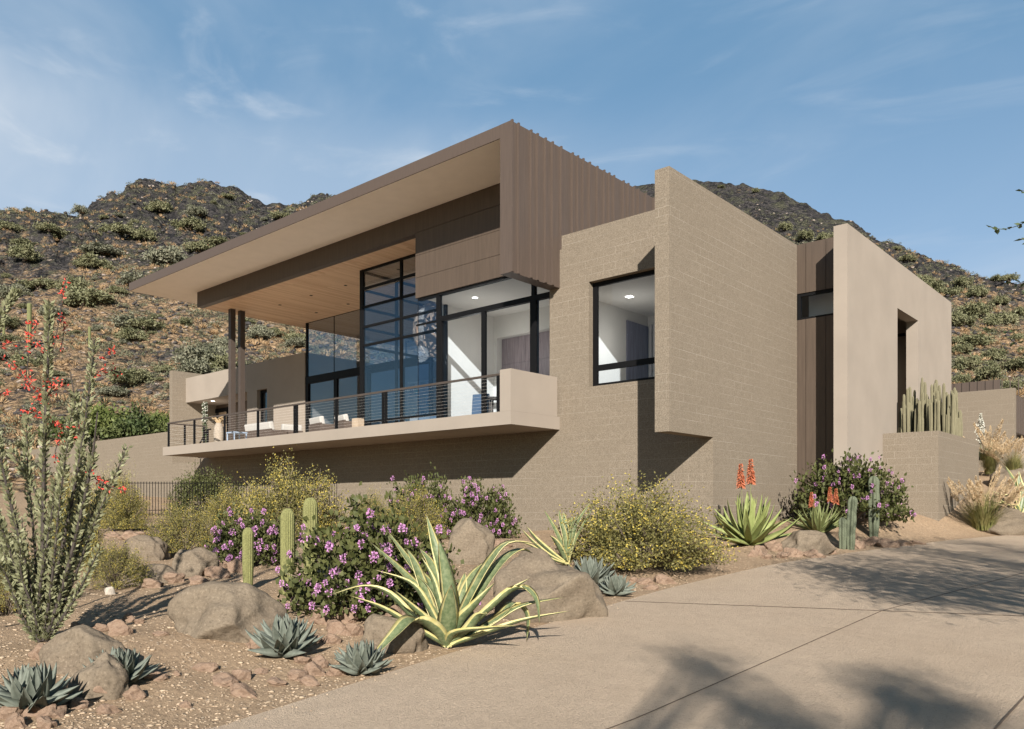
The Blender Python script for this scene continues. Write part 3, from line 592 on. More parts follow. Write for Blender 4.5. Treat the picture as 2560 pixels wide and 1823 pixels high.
# near ground: fine grid in front of the house; far ground: a coarse sheet to the horizon a little below it
gx = np.concatenate([np.linspace(-100, -46, 40)[:-1], np.linspace(-46, -16, 150)[:-1], np.linspace(-16, 1, 190)[:-1], np.linspace(1, 40, 40)]); gy = np.concatenate([np.linspace(-60, -2, 40)[:-1], np.linspace(-2, 20, 230)[:-1], np.linspace(20, 34, 60)[:-1], np.linspace(34, 90, 30)])
XX, YY = np.meshgrid(gx, gy, indexing='ij'); ZZ = ground_z(XX, YY)
i = (np.arange(len(gx) - 1)[:, None] * len(gy) + np.arange(len(gy) - 1)[None, :]).ravel()
g = link('ground', fast_mesh('ground', np.stack([XX, YY, ZZ], -1).reshape(-1, 3), np.stack([i, i + len(gy), i + len(gy) + 1, i + 1], 1), SOIL, True)); tag(g, kind='structure')
fg = MB(); N = 48; fg.v = [(0, 0, -1.0)] + [(2500 * math.cos(2*math.pi*k/N), 2500 * math.sin(2*math.pi*k/N), -1.0) for k in range(N)]; fg.f = [(0, 1 + k, 1 + (k + 1) % N) for k in range(N)]
tag(fg.build('terrain', SOIL), kind='structure')
def mat_drive():
    t = NT('driveway_concrete'); v = t.coord(world=True)
    big = t.noise(v, .5, 5, .6); mid = t.noise(v, 5, 4, .6)
    col = t.mix(t.rng(big, .3, .7), (0.440, 0.341, 0.248), (0.491, 0.388, 0.288)); col = t.mix(t.rng(mid, .4, .75, 0, .35), col, (0.336, 0.267, 0.197))
    w1 = t.noise(v, 42, 3, .6, 1.6); sp = t.voro(v, 60)
    col = t.mix(t.rng(w1, .44, .36, 0, .5), col, (0.246, 0.193, 0.144))
    t.bump(t.math('ADD', t.rng(w1, .35, .65), t.math('MULTIPLY', sp, -.5)), .75, .014)
    return t.done(col, .9, .15)
DRIVE = mat_drive()
dy = np.concatenate([np.linspace(-60, 0, 20)[:-1], np.linspace(0, 32, 120)[:-1], np.linspace(32, 90, 20)]); ew = edge_x(dy)
ew = ew + np.where((dy > 2) & (dy < 30), .02 * np.sin(dy * 5.3) * np.sin(dy * 1.9 + 1), 0); k = np.convolve(np.pad(ew, 4, mode='edge'), np.ones(9) / 9, 'valid'); ew = np.where((dy > 3) & (dy < 30), k, ew)
tt = np.linspace(0, 1, 40) ** 1.3; DX = ew[:, None] + (np.maximum(7.5, ew + 9)[:, None] - ew[:, None]) * tt[None, :]; DY = np.repeat(dy[:, None], 40, 1); DZ = plane_z(DX, DY) + .012
i = (np.arange(len(dy) - 1)[:, None] * 40 + np.arange(39)[None, :]).ravel(); v = np.stack([DX, DY, DZ], -1).reshape(-1, 3); f = np.stack([i, i + 1, i + 41, i + 40], 1)
# the slab's visible edge
ev = np.concatenate([v[::40], v[::40] - [0, 0, .10]]); n0 = len(v); nd = len(dy); v = np.concatenate([v, ev]); j = np.arange(nd - 1)
f = np.concatenate([f, np.stack([n0 + j, n0 + j + 1, n0 + nd + j + 1, n0 + nd + j], 1)])
drive = link('driveway', fast_mesh('driveway', v, f, DRIVE, False)); tag(drive, kind='structure')
JOINT = mat_plain('joint_filler', (.132, .100, .074), .95, .15, 9, .1)
def joint(pts, w=.016):
    P = []
    for p, q in zip(pts[:-1], pts[1:]):
        for s_ in np.linspace(0, 1, 24)[:-1]: P.append(np.array(p) + (np.array(q) - np.array(p)) * s_)
    P.append(np.array(pts[-1])); P = np.array(P); d = np.gradient(P, axis=0); d /= np.linalg.norm(d, axis=1)[:, None]; nn = np.stack([-d[:, 1], d[:, 0]], 1)
    a, b = P + nn * w / 2, P - nn * w / 2; v = np.concatenate([np.column_stack([a, plane_z(a[:, 0], a[:, 1]) + .016]), np.column_stack([b, plane_z(b[:, 0], b[:, 1]) + .016])]); n_ = len(P); j = np.arange(n_ - 1)
    link('joint', fast_mesh('joint', v, np.stack([j, j + 1, n_ + j + 1, n_ + j], 1), JOINT), drive)
joint([(-3.2, -20), (-3.26, 4.79), (-3.33, 11.15), (-2.64, 17.0), (-1.0, 25), (3, 36)]); joint([(-1.19, -20), (-1.19, 7.7), (-1.15, 12.3), (-.5, 18)]); joint([(-6.3, 9.56), (-1.854, 11.957), (5.5, 15.9)], .032); joint([(-5.2, -1.5), (6, 3.0)])

# ================================================================== hillside
SKY_U = [-900, 0, 26, 66, 113, 147, 168, 200, 218, 242, 263, 281, 297, 313, 316, 342, 376, 410, 434, 442, 468, 495, 542, 574, 600, 614, 666, 700, 740, 762, 774, 783, 814, 830, 900, 1100, 1300, 1500, 1595, 1634, 1739, 1768, 1819, 1890, 1958, 2021, 2084, 2130, 2189, 2231, 2294, 2349, 2400, 2421, 2484, 2560, 3400]
SKY_V = [600, 529, 525, 530, 528, 534, 542, 534, 513, 500, 497, 484, 489, 482, 468, 468, 463, 464, 471, 482, 471, 459, 460, 468, 481, 490, 513, 516, 519, 507, 496, 487, 488, 492, 500, 510, 500, 485, 471, 462, 455, 455, 458.6, 472, 489, 514, 548, 560, 602, 605, 632, 657, 670, 687, 706, 712, 820]
RID_U = [-900, 0, 400, 800, 1300, 1700, 2100, 2560, 3400]; RID_D = [150, 165, 185, 200, 230, 240, 215, 175, 150]
def hill_z(X, Y, D, K):
    U = CX + K * FPX; sv = np.interp(U, SKY_U, SKY_V); rd = np.interp(U, RID_U, RID_D)
    hr = EYE + (HZ - sv) / FPX * rd; zb = 2.0
    t = (D - 56) / (rd - 56); tc = np.clip(t, 0, 1); prof = tc ** 1.12 * (.93 + .07 * tc)
    # smoothed ridge for the lower slopes, true crags only towards the top
    sm = np.interp(U, [-900, 0, 250, 500, 800, 1300, 1700, 2100, 2560, 3400], [600, 545, 505, 480, 510, 505, 470, 560, 715, 820]); hs_ = EYE + (HZ - sm) / FPX * rd
    mixk = np.clip((t - .78) / .2, 0, 1); h = zb + ((1 - mixk) * hs_ + mixk * hr - zb) * prof
    back = np.clip((t - 1) / .8, 0, 1); h = h * (1 - back ** 1.3)
    return h
HD = np.concatenate([np.linspace(56, 245, 230), np.linspace(250, 430, 22)]); HK = np.linspace(-.98, .98, 860)
def hill_full(X, Y, D, K):
    h = hill_z(X, Y, D, K); U = CX + K * FPX; rd = np.interp(U, RID_U, RID_D); out = np.empty_like(h); fl = out.ravel()
    for i_, (x, y, hh, t) in enumerate(zip(X.ravel(), Y.ravel(), h.ravel(), (D / rd).ravel())):
        p = Vector((x, y, hh)); n_ = noise.noise(p * .045) * 2.2 + noise.noise(p * .16) * .9 + abs(noise.noise(p * .42)) * .9
        cr_ = max(0, min(1, (t - .74) / .12)) * max(0, min(1, (1.12 - t) / .08)); n_ += cr_ * (abs(noise.noise(p * .23 + Vector((3, 9, 1)))) * 4.2 - .9 + abs(noise.noise(p * .55)) * 1.5)
        amp = min(1, max(0, (t - .36) * 6)) * (1 - .55 * min(1, max(0, (t - .88) / .08)))
        fl[i_] = hh + n_ * amp
    return out
def mat_hill():
    t = NT('rocky_hillside'); v = t.coord(world=True)
    a = t.noise(v, .055, 4, .6); b = t.noise(v, .42, 6, .75, .4); c = t.noise(v, 1.5, 5, .7)
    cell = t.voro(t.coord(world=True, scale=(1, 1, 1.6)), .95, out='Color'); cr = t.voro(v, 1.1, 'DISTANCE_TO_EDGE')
    grass = t.mix(t.rng(c, .35, .65), (.19, .125, .075), (.41, .285, .17)); rock = t.mix(t.rng(cell, .2, .8), (.022, .022, .024), (.075, .068, .066)); olive = t.mix(t.rng(c, .3, .7), (.045, .048, .032), (.125, .122, .078))
    pale = t.mix(t.rng(cell, .3, .8), (.26, .21, .17), (.46, .40, .35))
    z = t.new('SeparateXYZ'); t.l.new(v, z.inputs[0])
    hi = t.rng(z.outputs['Z'], 30, 62)
    gmask = t.rng(t.math('SUBTRACT', t.math('ADD', b, t.math('MULTIPLY', a, .5)), t.math('MULTIPLY', hi, .24)), .64, .76)
    col = t.mix(gmask, rock, grass); col = t.mix(t.rng(t.noise(v, .30, 5, .7), .49, .62, 0, .85), col, olive)
    col = t.mix(t.math('MULTIPLY', t.math('MULTIPLY', t.rng(t.noise(v, .95, 3, .6), .60, .64), .7), t.math('SUBTRACT', 1.0, hi)), col, pale)
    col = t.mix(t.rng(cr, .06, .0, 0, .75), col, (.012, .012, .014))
    t.bump(t.math('ADD', c, t.math('MULTIPLY', cr, 1.2)), 1.0, .9)
    return t.done(col, .95, .08)
HILL = mat_hill()
hill = polar('hill', HD, HK, hill_full, HILL, 'structure')
hvz = np.empty(len(hill.data.vertices) * 3, np.float32); hill.data.vertices.foreach_get('co', hvz); hvz = hvz.reshape(len(HD), len(HK), 3)
def hill_at(D, K):
    i = int(np.clip(np.searchsorted(HD, D), 0, len(HD) - 1)); j = int(np.clip(np.searchsorted(HK, K), 0, len(HK) - 1)); return Vector(hvz[i, j])
rng = np.random.default_rng(4)
def rand_dirs(n, up=0.0, r=rng):
    d = r.normal(size=(n, 3)); d[:, 2] += up; return d / np.linalg.norm(d, axis=1)[:, None]
def leaf_quads(P, A, L, W, r=rng, fold=.25, up=.35):
    """diamond leaves at points P along directions A"""
    n = len(P); N_ = rand_dirs(n, up, r); S = np.cross(A, N_); S /= np.linalg.norm(S, axis=1)[:, None] + 1e-9; N2 = np.cross(S, A)
    L = np.broadcast_to(L, n)[:, None]; W = np.broadcast_to(W, n)[:, None]
    v = np.stack([P, P + A * L * .45 + S * W / 2 + N2 * W * fold, P + A * L, P + A * L * .45 - S * W / 2 + N2 * W * fold], 1).reshape(-1, 3)
    return v, np.arange(4 * n).reshape(n, 4)
def tris_join(parts):
    V = []; F = []; o = 0
    for v, f in parts: V.append(v); F.append(f + o); o += len(v)
    return np.concatenate(V), np.concatenate(F)
# shrubs on the slope: four shapes, copied
HSH = [mat_leaf('hill_shrub_leaf_' + n_, c, c2, .15, 2.0) for n_, c, c2 in (('olive', (.13, .135, .068), (.22, .215, .12)), ('grey', (.14, .145, .095), (.225, .22, .155)), ('green', (.125, .13, .065), (.21, .205, .115)))]
def shrub_mesh(name, mat, n=900, seed=1, flat=.75, leaf=(.125, .075)):
    r = np.random.default_rng(seed); nt_ = 34; tips = rand_dirs(nt_, .5, r) * r.uniform(.45, 1, (nt_, 1)); tips[:, 2] = np.abs(tips[:, 2]) * flat + .12
    idx = r.integers(0, nt_, n); P = tips[idx] * r.uniform(.75, 1.02, (n, 1)) + r.normal(size=(n, 3)) * .11; P[:, 2] = np.maximum(P[:, 2], .02)
    A = rand_dirs(n, .7, r); v, f = leaf_quads(P, A, r.uniform(.7, 1.3, n) * leaf[0], leaf[1], r); return fast_mesh(name, v, f, mat)
def wood_mesh(name, mat, seed, n=7, spread=.7, h=.6, rad=.03):
    r = random.Random(seed); mb = MB()
    for k_ in range(n):
        a = 6.283 * k_ / n + r.uniform(-.3, .3); s_ = r.uniform(.4, 1) * spread; mb.tube([(0, 0, -.05), (math.cos(a) * s_ * .4, math.sin(a) * s_ * .4, h * .5), (math.cos(a) * s_, math.sin(a) * s_, h * r.uniform(.8, 1.1))], [rad, rad * .7, rad * .3], 4)
    return mb.mesh(name, mat)
TWIG = mat_plain('grey_brown_twig', (.20, .16, .125), .9, .2, 12, .1)
SHM = [shrub_mesh('foliage', HSH[k_ % 3], 2300 + 200 * k_, 20 + k_, .6 + .12 * (k_ % 3)) for k_ in range(6)]; SHW = wood_mesh('stem', TWIG, 3)
def hill_shrub(p, s_, rz, k_, label='olive green shrub scattered on the rocky hillside', group='shrubs on the hillside'):
    t = thing('desert_shrub', label, 'shrub', p, rz, group, (s_ * rr.uniform(.8, 1.35), s_ * rr.uniform(.75, 1.15), s_ * rr.uniform(.62, 1.05))); link('foliage', SHM[k_], t); link('stem', SHW, t); return t
rr = random.Random(21)
def hill_pix(u, v):
    K = (u - CX) / FPX
    for D in np.arange(58, 240, .5):
        p = hill_at(D, K)
        if p.z >= EYE + (HZ - v) / FPX * D: return p, D
    return None, None
# the larger shrubs the photograph shows, then smaller ones between them
BIG = [(205, 740, 120), (255, 610, 110), (290, 560, 90), (60, 640, 100), (95, 700, 90), (185, 700, 110), (330, 690, 120), (420, 640, 110), (470, 560, 90), (490, 520, 80), (360, 580, 100), (400, 520, 80), (240, 735, 120), (60, 600, 90), (30, 720, 110), (330, 800, 110), (365, 800, 110), (330, 830, 90), (345, 930, 130), (310, 940, 110), (60, 890, 120), (510, 880, 150), (545, 900, 110), (560, 850, 90), (480, 910, 110), (650, 820, 110), (735, 830, 110), (740, 850, 90), (445, 690, 100), (500, 610, 100), (540, 600, 80), (600, 610, 90), (120, 560, 80), (150, 580, 90), (640, 590, 80), (700, 540, 70), (230, 650, 90), (130, 770, 100), (20, 560, 70), (20, 800, 100), (640, 740, 90),
       (2060, 590, 80), (2010, 580, 80), (2330, 700, 130), (2300, 690, 100), (2400, 700, 90), (2440, 720, 100), (2440, 760, 140), (2400, 790, 110), (2420, 830, 150), (2500, 780, 130), (2410, 900, 110), (2480, 870, 140), (2470, 930, 120), (2540, 900, 120), (2400, 940, 100), (2520, 960, 100), (2450, 840, 100), (2540, 830, 90), (2500, 740, 90), (2400, 860, 110), (2550, 770, 90), (2385, 720, 70), (2430, 980, 90), (2350, 720, 90), (2260, 640, 60), (2240, 612, 50), (1800, 462, 30), (1885, 474, 30), (1960, 560, 70), (2040, 620, 90), (2490, 690, 60), (2000, 640, 80)]
for u_, v_, w_ in BIG:
    p, D = hill_pix(u_, v_ + w_ * .22)
    if p is None: continue
    s_ = w_ * D / FPX / 2 * rr.uniform(.9, 1.1) * (.66 if u_ > 1300 else .86); k_ = rr.randrange(6) if u_ < 1300 else rr.choice([0, 2, 3, 5, 2])
    hill_shrub(p - Vector((0, 0, .1)), s_, rr.uniform(0, 6.28), k_)
for _ in range(200):
    K = rr.choice([rr.uniform(-.66, -.24), rr.uniform(-.66, -.24), rr.uniform(.33, .67)]); D = rr.uniform(64, 190); p = hill_at(D, K)
    if noise.noise(p * .05) < -.25: continue
    hill_shrub(p - Vector((0, 0, .1)), rr.uniform(.6, 1.5), rr.uniform(0, 6.28), rr.randrange(6))
# trees on the skyline
p, D = hill_pix(198, 545)
def small_tree(label, p, s_, k_, name='desert_tree', group=None, trunk=.9, seed=2):
    t = thing(name, label, 'tree', p, rr.uniform(0, 6), group, (s_, s_, s_)); o = link('crown', SHM[k_], t); o.location = (0, 0, trunk * .55); link('trunk', wood_mesh('trunk', TWIG, seed, 5, .45, trunk + .2, .07), t)
if p is not None: small_tree('small dark tree standing on the skyline beside the crags', p, 1.9, 1)
p, D = hill_pix(2520, 715)
if p is not None: small_tree('bushy tree alone on the skyline at the lower right end of the ridge', p, 2.0, 0)
# scattered tussocks and rocks: uncountable, one object each
def ico():
    bm = bmesh.new(); bmesh.ops.create_icosphere(bm, subdivisions=1, radius=1); bm.verts.ensure_lookup_table(); v = np.array([q.co[:] for q in bm.verts]); f = np.array([[q.index for q in p_.verts] for p_ in bm.faces]); bm.free(); return v, f
IV, IF = ico()
def hill_scatter(name, n, smin, smax, mat, sq, seed, thr):
    r = np.random.default_rng(seed); parts = []
    while len(parts) < n:
        K = r.choice([r.uniform(-.68, -.15), r.uniform(.2, .68)]); D = 60 + 150 * r.random() ** 1.2; p = np.array(hill_at(D, K))
        if noise.noise(Vector(p) * .07 + Vector((seed, 0, 0))) < thr: continue
        s_ = r.uniform(smin, smax) * (D / 90) ** .35; v = IV * r.uniform(.55, 1.3, (len(IV), 1)) * s_ * np.array([1, 1, sq]); a = r.uniform(0, 6.28); ca, sa = math.cos(a), math.sin(a)
        v = v @ np.array([[ca, sa, 0], [-sa, ca, 0], [0, 0, 1]]); parts.append((v + p + [0, 0, s_ * sq * .3], IF))
    v, f = tris_join(parts); return tag(link(name, fast_mesh(name, v, f, mat)), kind='stuff')
hill_scatter('boulder_scree', 5600, .10, .42, mat_plain('basalt_rock', (.052, .047, .046), .95, .5, .9, .12), .7, 3, -.15)
hill_scatter('pale_scree', 1300, .10, .34, mat_plain('pale_rock', (.30, .25, .215), .95, .35, .9, .12), .6, 9, .05)
def tussocks(n, seed):
    r = np.random.default_rng(seed); P = []; A = []; L = []
    cnt = 0
    while cnt < n:
        K = r.choice([r.uniform(-.68, -.15), r.uniform(.2, .68)]); D = 60 + 140 * r.random() ** 1.15; p = np.array(hill_at(D, K))
        if noise.noise(Vector(p) * .06 + Vector((7, 0, 0))) < -.12 and D > 80: continue
        s_ = r.uniform(.3, .75); m_ = 24; d = rand_dirs(m_, .8, r); d[:, 2] = np.abs(d[:, 2]) + .1; P.append(np.repeat(p[None], m_, 0) + d * s_ * .25); A.append(d / np.linalg.norm(d, axis=1)[:, None]); L.append(np.full(m_, s_)); cnt += 1
    v, f = leaf_quads(np.concatenate(P), np.concatenate(A), np.concatenate(L), np.concatenate(L) * .15, r); return v, f
v, f = tussocks(3600, 5); tag(link('dry_grass', fast_mesh('dry_grass', v, f, mat_leaf('dry_tussock', (.27, .175, .09), (.43, .295, .165), .15, .6))), kind='stuff')
def scrub(n, seed):
    r = np.random.default_rng(seed); P = []; A = []; L = []; cnt = 0
    while cnt < n:
        K = r.choice([r.uniform(-.68, -.15), r.uniform(.2, .68)]); D = 60 + 150 * r.random() ** 1.1; p = np.array(hill_at(D, K))
        if noise.noise(Vector(p) * .05 + Vector((2, 5, 0))) < -.08: continue
        s_ = r.uniform(.35, 1.0); m_ = 46; d = rand_dirs(m_, .6, r); d[:, 2] = np.abs(d[:, 2]) * .8 + .05; P.append(np.repeat(p[None], m_, 0) + d * s_ * r.uniform(.4, 1, (m_, 1))); A.append(d + r.normal(size=(m_, 3)) * .4); L.append(np.full(m_, .16 + s_ * .12)); cnt += 1
    A = np.concatenate(A); A /= np.linalg.norm(A, axis=1)[:, None]; L = np.concatenate(L); return leaf_quads(np.concatenate(P), A, L, L * .5, r)
v, f = scrub(2600, 15); tag(link('hillside_scrub', fast_mesh('hillside_scrub', v, f, mat_leaf('scrub_leaf', (.10, .105, .062), (.20, .195, .125), .15, .35))), kind='stuff')
# saguaros on the slope
CACT = mat_plain('cactus_skin', (.15, .155, .068), .8, .12, 5, .2)
def ribbed(h, r0, ribs=14, depth=.16, seg=14, bend=(0, 0), tip=.10, seed=0, per=4, wob=0.0):
    rn = random.Random(seed); mb = MB(); n = ribs * per; v = []; f = []
    for i_ in range(seg + 6):
        if i_ <= seg: k_ = i_ / seg; z = (h - tip) * k_; s_ = (.80 + .2 * min(1, k_ * 2.2)); 
        else: g = (i_ - seg) / 6 * math.pi / 2 * .97; z = h - tip + tip * math.sin(g); s_ = math.cos(g)
        zz_ = z / h; ox, oy = bend[0] * zz_ ** 2, bend[1] * zz_ ** 2; ww = 1 + wob * math.sin(zz_ * 17 + seed)
        for q in range(n):
            a = 2 * math.pi * q / n; c = .5 + .5 * math.cos(a * ribs); rr_ = r0 * s_ * ww * (1 - depth * (1 - c) ** 1.0); v.append((ox + rr_ * math.cos(a), oy + rr_ * math.sin(a), z))
    R_ = seg + 6
    for i_ in range(R_ - 1):
        for q in range(n): f.append((i_*n+q, i_*n+(q+1) % n, (i_+1)*n+(q+1) % n, (i_+1)*n+q))
    f.append(tuple((R_-1)*n + q for q in range(n))); mb.add(v, f); return mb
for u_, v_, h_, lab in ((72, 870, 120, 'tall thin saguaro cactus on the hillside behind the red flowered ocotillo'), (222, 878, 62, 'short saguaro cactus on the slope between ocotillo and house'), (5, 850, 60, 'saguaro cactus at the left end of the slope')):
    p, D = hill_pix(u_, v_)
    if p is None: continue
    t = thing('saguaro', lab, 'cactus', p - Vector((0, 0, .2)), rr.uniform(0, 6)); hm = h_ * D / FPX; ribbed(hm, max(.16, hm * .045), 10).build('stem', CACT, t, True)
# green trees just behind the courtyard wall
PVM = [shrub_mesh('crown', mat_leaf('palo_verde_leaf', (.10, .13, .035), (.19, .21, .07), .25, 2), 3200, 50, .95, (.14, .07)), shrub_mesh('crown', mat_leaf('palo_verde_leaf_dark', (.06, .085, .03), (.12, .14, .05), .25, 2), 2800, 51, .95, (.14, .07))]
for i_, (u_, v_, D, s_, k_, lab) in enumerate(((255, 1075, 62, 2.7, 0, 'yellow green palo verde tree behind the courtyard wall, nearest the ocotillo'), (335, 1080, 61, 2.5, 1, 'dense dark green tree in the middle of the row behind the courtyard wall'), (400, 1080, 64, 2.3, 0, 'yellow green tree behind the courtyard wall, against the tall block wall'), (180, 1080, 63, 2.2, 1, 'dark tree behind the courtyard wall hidden among ocotillo stems'))):
    p = onD(D, u_, v_); t = thing('palo_verde_tree', lab, 'tree', (p[0], p[1], p[2] - 2.2), rr.uniform(0, 6)); o = link('crown', PVM[k_], t); o.scale = (s_, s_, s_ * .95); o.location = (0, 0, 1.6); o = link('trunk', wood_mesh('trunk', TWIG, 40 + i_, 4, 1.2, 3.2, .12), t)


# ================================================================== boulders and rocks
def mat_granite(name, c, c2, speck=.5, sc_=1.0):
    t = NT(name); v = t.coord(world=sc_ == 1.0, scale=(sc_,)*3); a = t.noise(v, 1.6, 5, .65, .3); b = t.noise(v, 34, 4, .75); s_ = t.noise(t.coord(world=sc_ == 1.0, scale=(sc_, sc_, 4 * sc_)), 4.0, 6, .75, .6)
    col = t.mix(t.rng(a, .32, .68), c, c2); col = t.mix(t.rng(s_, .50, .72, 0, .28), col, sc(c, .62)); col = t.mix(t.rng(b, .46, .34, 0, speck), col, sc(c, .35)); col = t.mix(t.rng(b, .55, .68, 0, speck), col, sc(c2, 1.6))
    t.bump(t.math('ADD', t.math('MULTIPLY', s_, .6), t.math('ADD', a, t.math('MULTIPLY', b, .35))), .5, .05); return t.done(col, .93, .12)
GRAN = mat_granite('grey_brown_granite', (.139, .109, .079), (.186, .150, .109))
RED = mat_granite('red_brown_rock', (.197, .128, .089), (.294, .212, .153), .5, 3.0)
def rock_mesh(name, mat, seed, sub_=4, rough=.22, facet=0.0, smooth=True):
    bm = bmesh.new(); bmesh.ops.create_icosphere(bm, subdivisions=sub_, radius=1); rn = random.Random(seed); o = Vector((rn.uniform(-50, 50), rn.uniform(-50, 50), rn.uniform(-50, 50)))
    cuts = [(Vector((rn.gauss(0, 1), rn.gauss(0, 1), rn.gauss(0, .8))).normalized(), rn.uniform(.62, .92)) for _ in range(int(13 * (1 + facet)))]
    for q in bm.verts:
        p = q.co.copy()
        for nn, dd in cuts:
            e = p.dot(nn) - dd
            if e > 0: p -= nn * e * (.86 + .1 * facet)
        p += q.co * (noise.noise(q.co * 1.3 + o) * rough + noise.noise(q.co * 3.1 + o) * rough * .35 + noise.noise(q.co * 8 + o) * rough * .10); q.co = p
    me = bpy.data.meshes.new(name); bm.to_mesh(me); bm.free(); me.materials.append(mat)
    if smooth: me.polygons.foreach_set('use_smooth', [True] * len(me.polygons))
    return me
def yawed(p): return math.atan2(FW[1], FW[0]) - math.pi / 2        # turns a thing so that its x axis runs across the view
VIEW = yawed(0)
def boulder(label, u0, u1, vt, vb, seed, base=None, depth=.8, tilt=0.0, sink=.55, group=None):
    p, D = at((u0 + u1) / 2, vb if base is None else base); w = (u1 - u0) * D / FPX; h = (vb - vt) * D / FPX
    me = rock_mesh('boulder', GRAN, seed, 5); c = np.array([q.co[:] for q in me.vertices]); lo, hi = c.min(0), c.max(0)
    o = link('boulder', me); sx, sy, sz = w / (hi[0] - lo[0]), depth * w / (hi[1] - lo[1]), h * (1 + sink) / (hi[2] - lo[2])
    p = p + Vector((FW[0], FW[1], 0)) * depth * w * .42
    o.scale = (sx, sy, sz); o.rotation_euler = (0, tilt, VIEW); o.location = (p.x, p.y, p.z - h * sink - lo[2] * sz)
    return tag(o, label, 'boulder', group)
boulder('large smooth rounded granite boulder in front of the short ribbed cactus', 376, 696, 1463, 1604, 3, depth=.7, sink=.6)
boulder('flat grey boulder just in front of the ocotillo stems', 68, 300, 1572, 1690, 4, depth=.6)
boulder('boulder half hidden between the two blue agaves at the lower left', 150, 300, 1640, 1752, 6, depth=.8)
boulder('light angular boulder below the pale yellow bush, partly in shade', 412, 526, 1370, 1444, 8, depth=.7)
boulder('low flat boulder behind the sparse yellow bush near the iron fence', 298, 408, 1338, 1404, 9, depth=.7)
boulder('dark low boulder in the shade behind the ocotillo', 300, 442, 1412, 1462, 12, depth=.6)
boulder('upright blocky boulder beside the purple bush below the house wall', 1100, 1230, 1296, 1412, 15, depth=.7, sink=.4)
boulder('big grey boulder behind the variegated agave at the driveway edge', 1222, 1520, 1374, 1558, 16, depth=.75, sink=.6)
boulder('low boulder half hidden under the variegated agave leaves', 872, 1062, 1540, 1634, 18, depth=.6)
boulder('rounded brown boulder at the driveway edge beside the green cactus', 1958, 2098, 1326, 1390, 19, depth=.6)
boulder('boulder at the right end of the garden beside the fountain grass', 2466, 2640, 1268, 1345, 22, depth=.7)
boulder('pale low boulder beyond the fountain grasses at the upper right', 2490, 2600, 1145, 1190, 23, base=1215, depth=.7)
ROCKS = [rock_mesh('red_rock', RED, 100 + k_, 3, .30, 1.0, False) for k_ in range(7)]
rk = random.Random(77)
def rocks(label, group, pts):
    for u_, v_, w_, h_ in pts:
        p, D = at(u_, v_); k_ = rk.randrange(7); o = link('red_rock', ROCKS[k_]); s_ = w_ * D / FPX / 2; hz = h_ * D / FPX / 2
        o.scale = (s_ * 1.1, s_ * rk.uniform(.6, .9), hz * 1.25); o.rotation_euler = (rk.uniform(-.25, .25), rk.uniform(-.25, .25), VIEW + rk.uniform(-.5, .5)); o.location = p + Vector((FW[0], FW[1], 0)) * s_ * .4 + Vector((0, 0, hz * .28)); tag(o, label, 'rock', group)
rocks('red brown rock in the pile at the foot of the lower left agave', 'rocks at the lower left agave', [(20, 1800, 60, 46), (75, 1790, 90, 50), (120, 1795, 75, 46), (160, 1760, 60, 40), (190, 1772, 60, 36), (30, 1822, 70, 50), (110, 1822, 60, 40)])
rocks('red brown rock among those around the smaller agave at the lower left', 'rocks at the smaller lower left agave', [(255, 1745, 90, 66), (330, 1750, 56, 40), (215, 1700, 50, 34), (260, 1785, 60, 30), (370, 1700, 40, 26), (395, 1702, 50, 26), (95, 1650, 60, 44)])
rocks('red brown rock beside the flat boulder in front of the ocotillo', 'rocks by the ocotillo', [(295, 1590, 72, 50), (320, 1555, 40, 26), (250, 1580, 60, 28), (210, 1588, 70, 30), (345, 1560, 34, 16), (400, 1590, 44, 16), (185, 1572, 30, 24)])
rocks('red brown rock lying alone on the bare soil in front of the big rounded boulder', 'rocks on the open soil', [(510, 1680, 70, 30), (560, 1715, 80, 36), (600, 1700, 60, 40), (600, 1740, 84, 36), (460, 1770, 44, 22), (440, 1690, 24, 14), (650, 1685, 40, 22)])
rocks('red brown rock in the group between the two blue agaves before the big variegated agave', 'rocks between the middle agaves', [(755, 1660, 50, 34), (780, 1690, 60, 46), (745, 1700, 60, 34), (800, 1670, 50, 40), (840, 1690, 56, 34), (640, 1625, 60, 40), (770, 1715, 70, 26), (690, 1715, 60, 24)])
rocks('red brown rock in the pile below the large purple bush', 'rocks below the large purple bush', [(800, 1560, 66, 46), (840, 1585, 70, 44), (880, 1590, 60, 44), (920, 1550, 90, 80), (985, 1570, 80, 64), (865, 1556, 80, 50), (770, 1610, 70, 40), (830, 1610, 50, 34), (960, 1540, 50, 40)])
rocks('red brown rock in the row behind the big rounded boulder', 'rocks behind the big rounded boulder', [(375, 1470, 60, 30), (430, 1458, 60, 40), (495, 1462, 60, 30), (540, 1445, 70, 40), (590, 1430, 60, 50), (470, 1440, 50, 30), (555, 1420, 40, 26), (350, 1440, 40, 24), (440, 1435, 40, 26)])
rocks('red brown rock in the dry patch below the iron fence', 'rocks below the iron fence', [(320, 1350, 60, 26), (280, 1345, 50, 20), (355, 1340, 40, 16), (370, 1240, 30, 12), (410, 1345, 40, 16)])
rocks('red brown rock at the driveway edge below the big yellow flowering bush', 'rocks below the big yellow bush', [(1615, 1462, 50, 26), (1660, 1460, 60, 32), (1630, 1475, 44, 18), (1585, 1456, 30, 18)])
rocks('red brown rock in the row along the driveway beside the rounded brown boulder', 'rocks along the driveway', [(1900, 1388, 40, 34), (1940, 1378, 50, 40), (1985, 1392, 56, 36), (2030, 1392, 50, 30), (2075, 1385, 50, 30), (2050, 1398, 40, 22), (1960, 1396, 40, 24), (1920, 1398, 34, 18), (1885, 1392, 26, 24)])
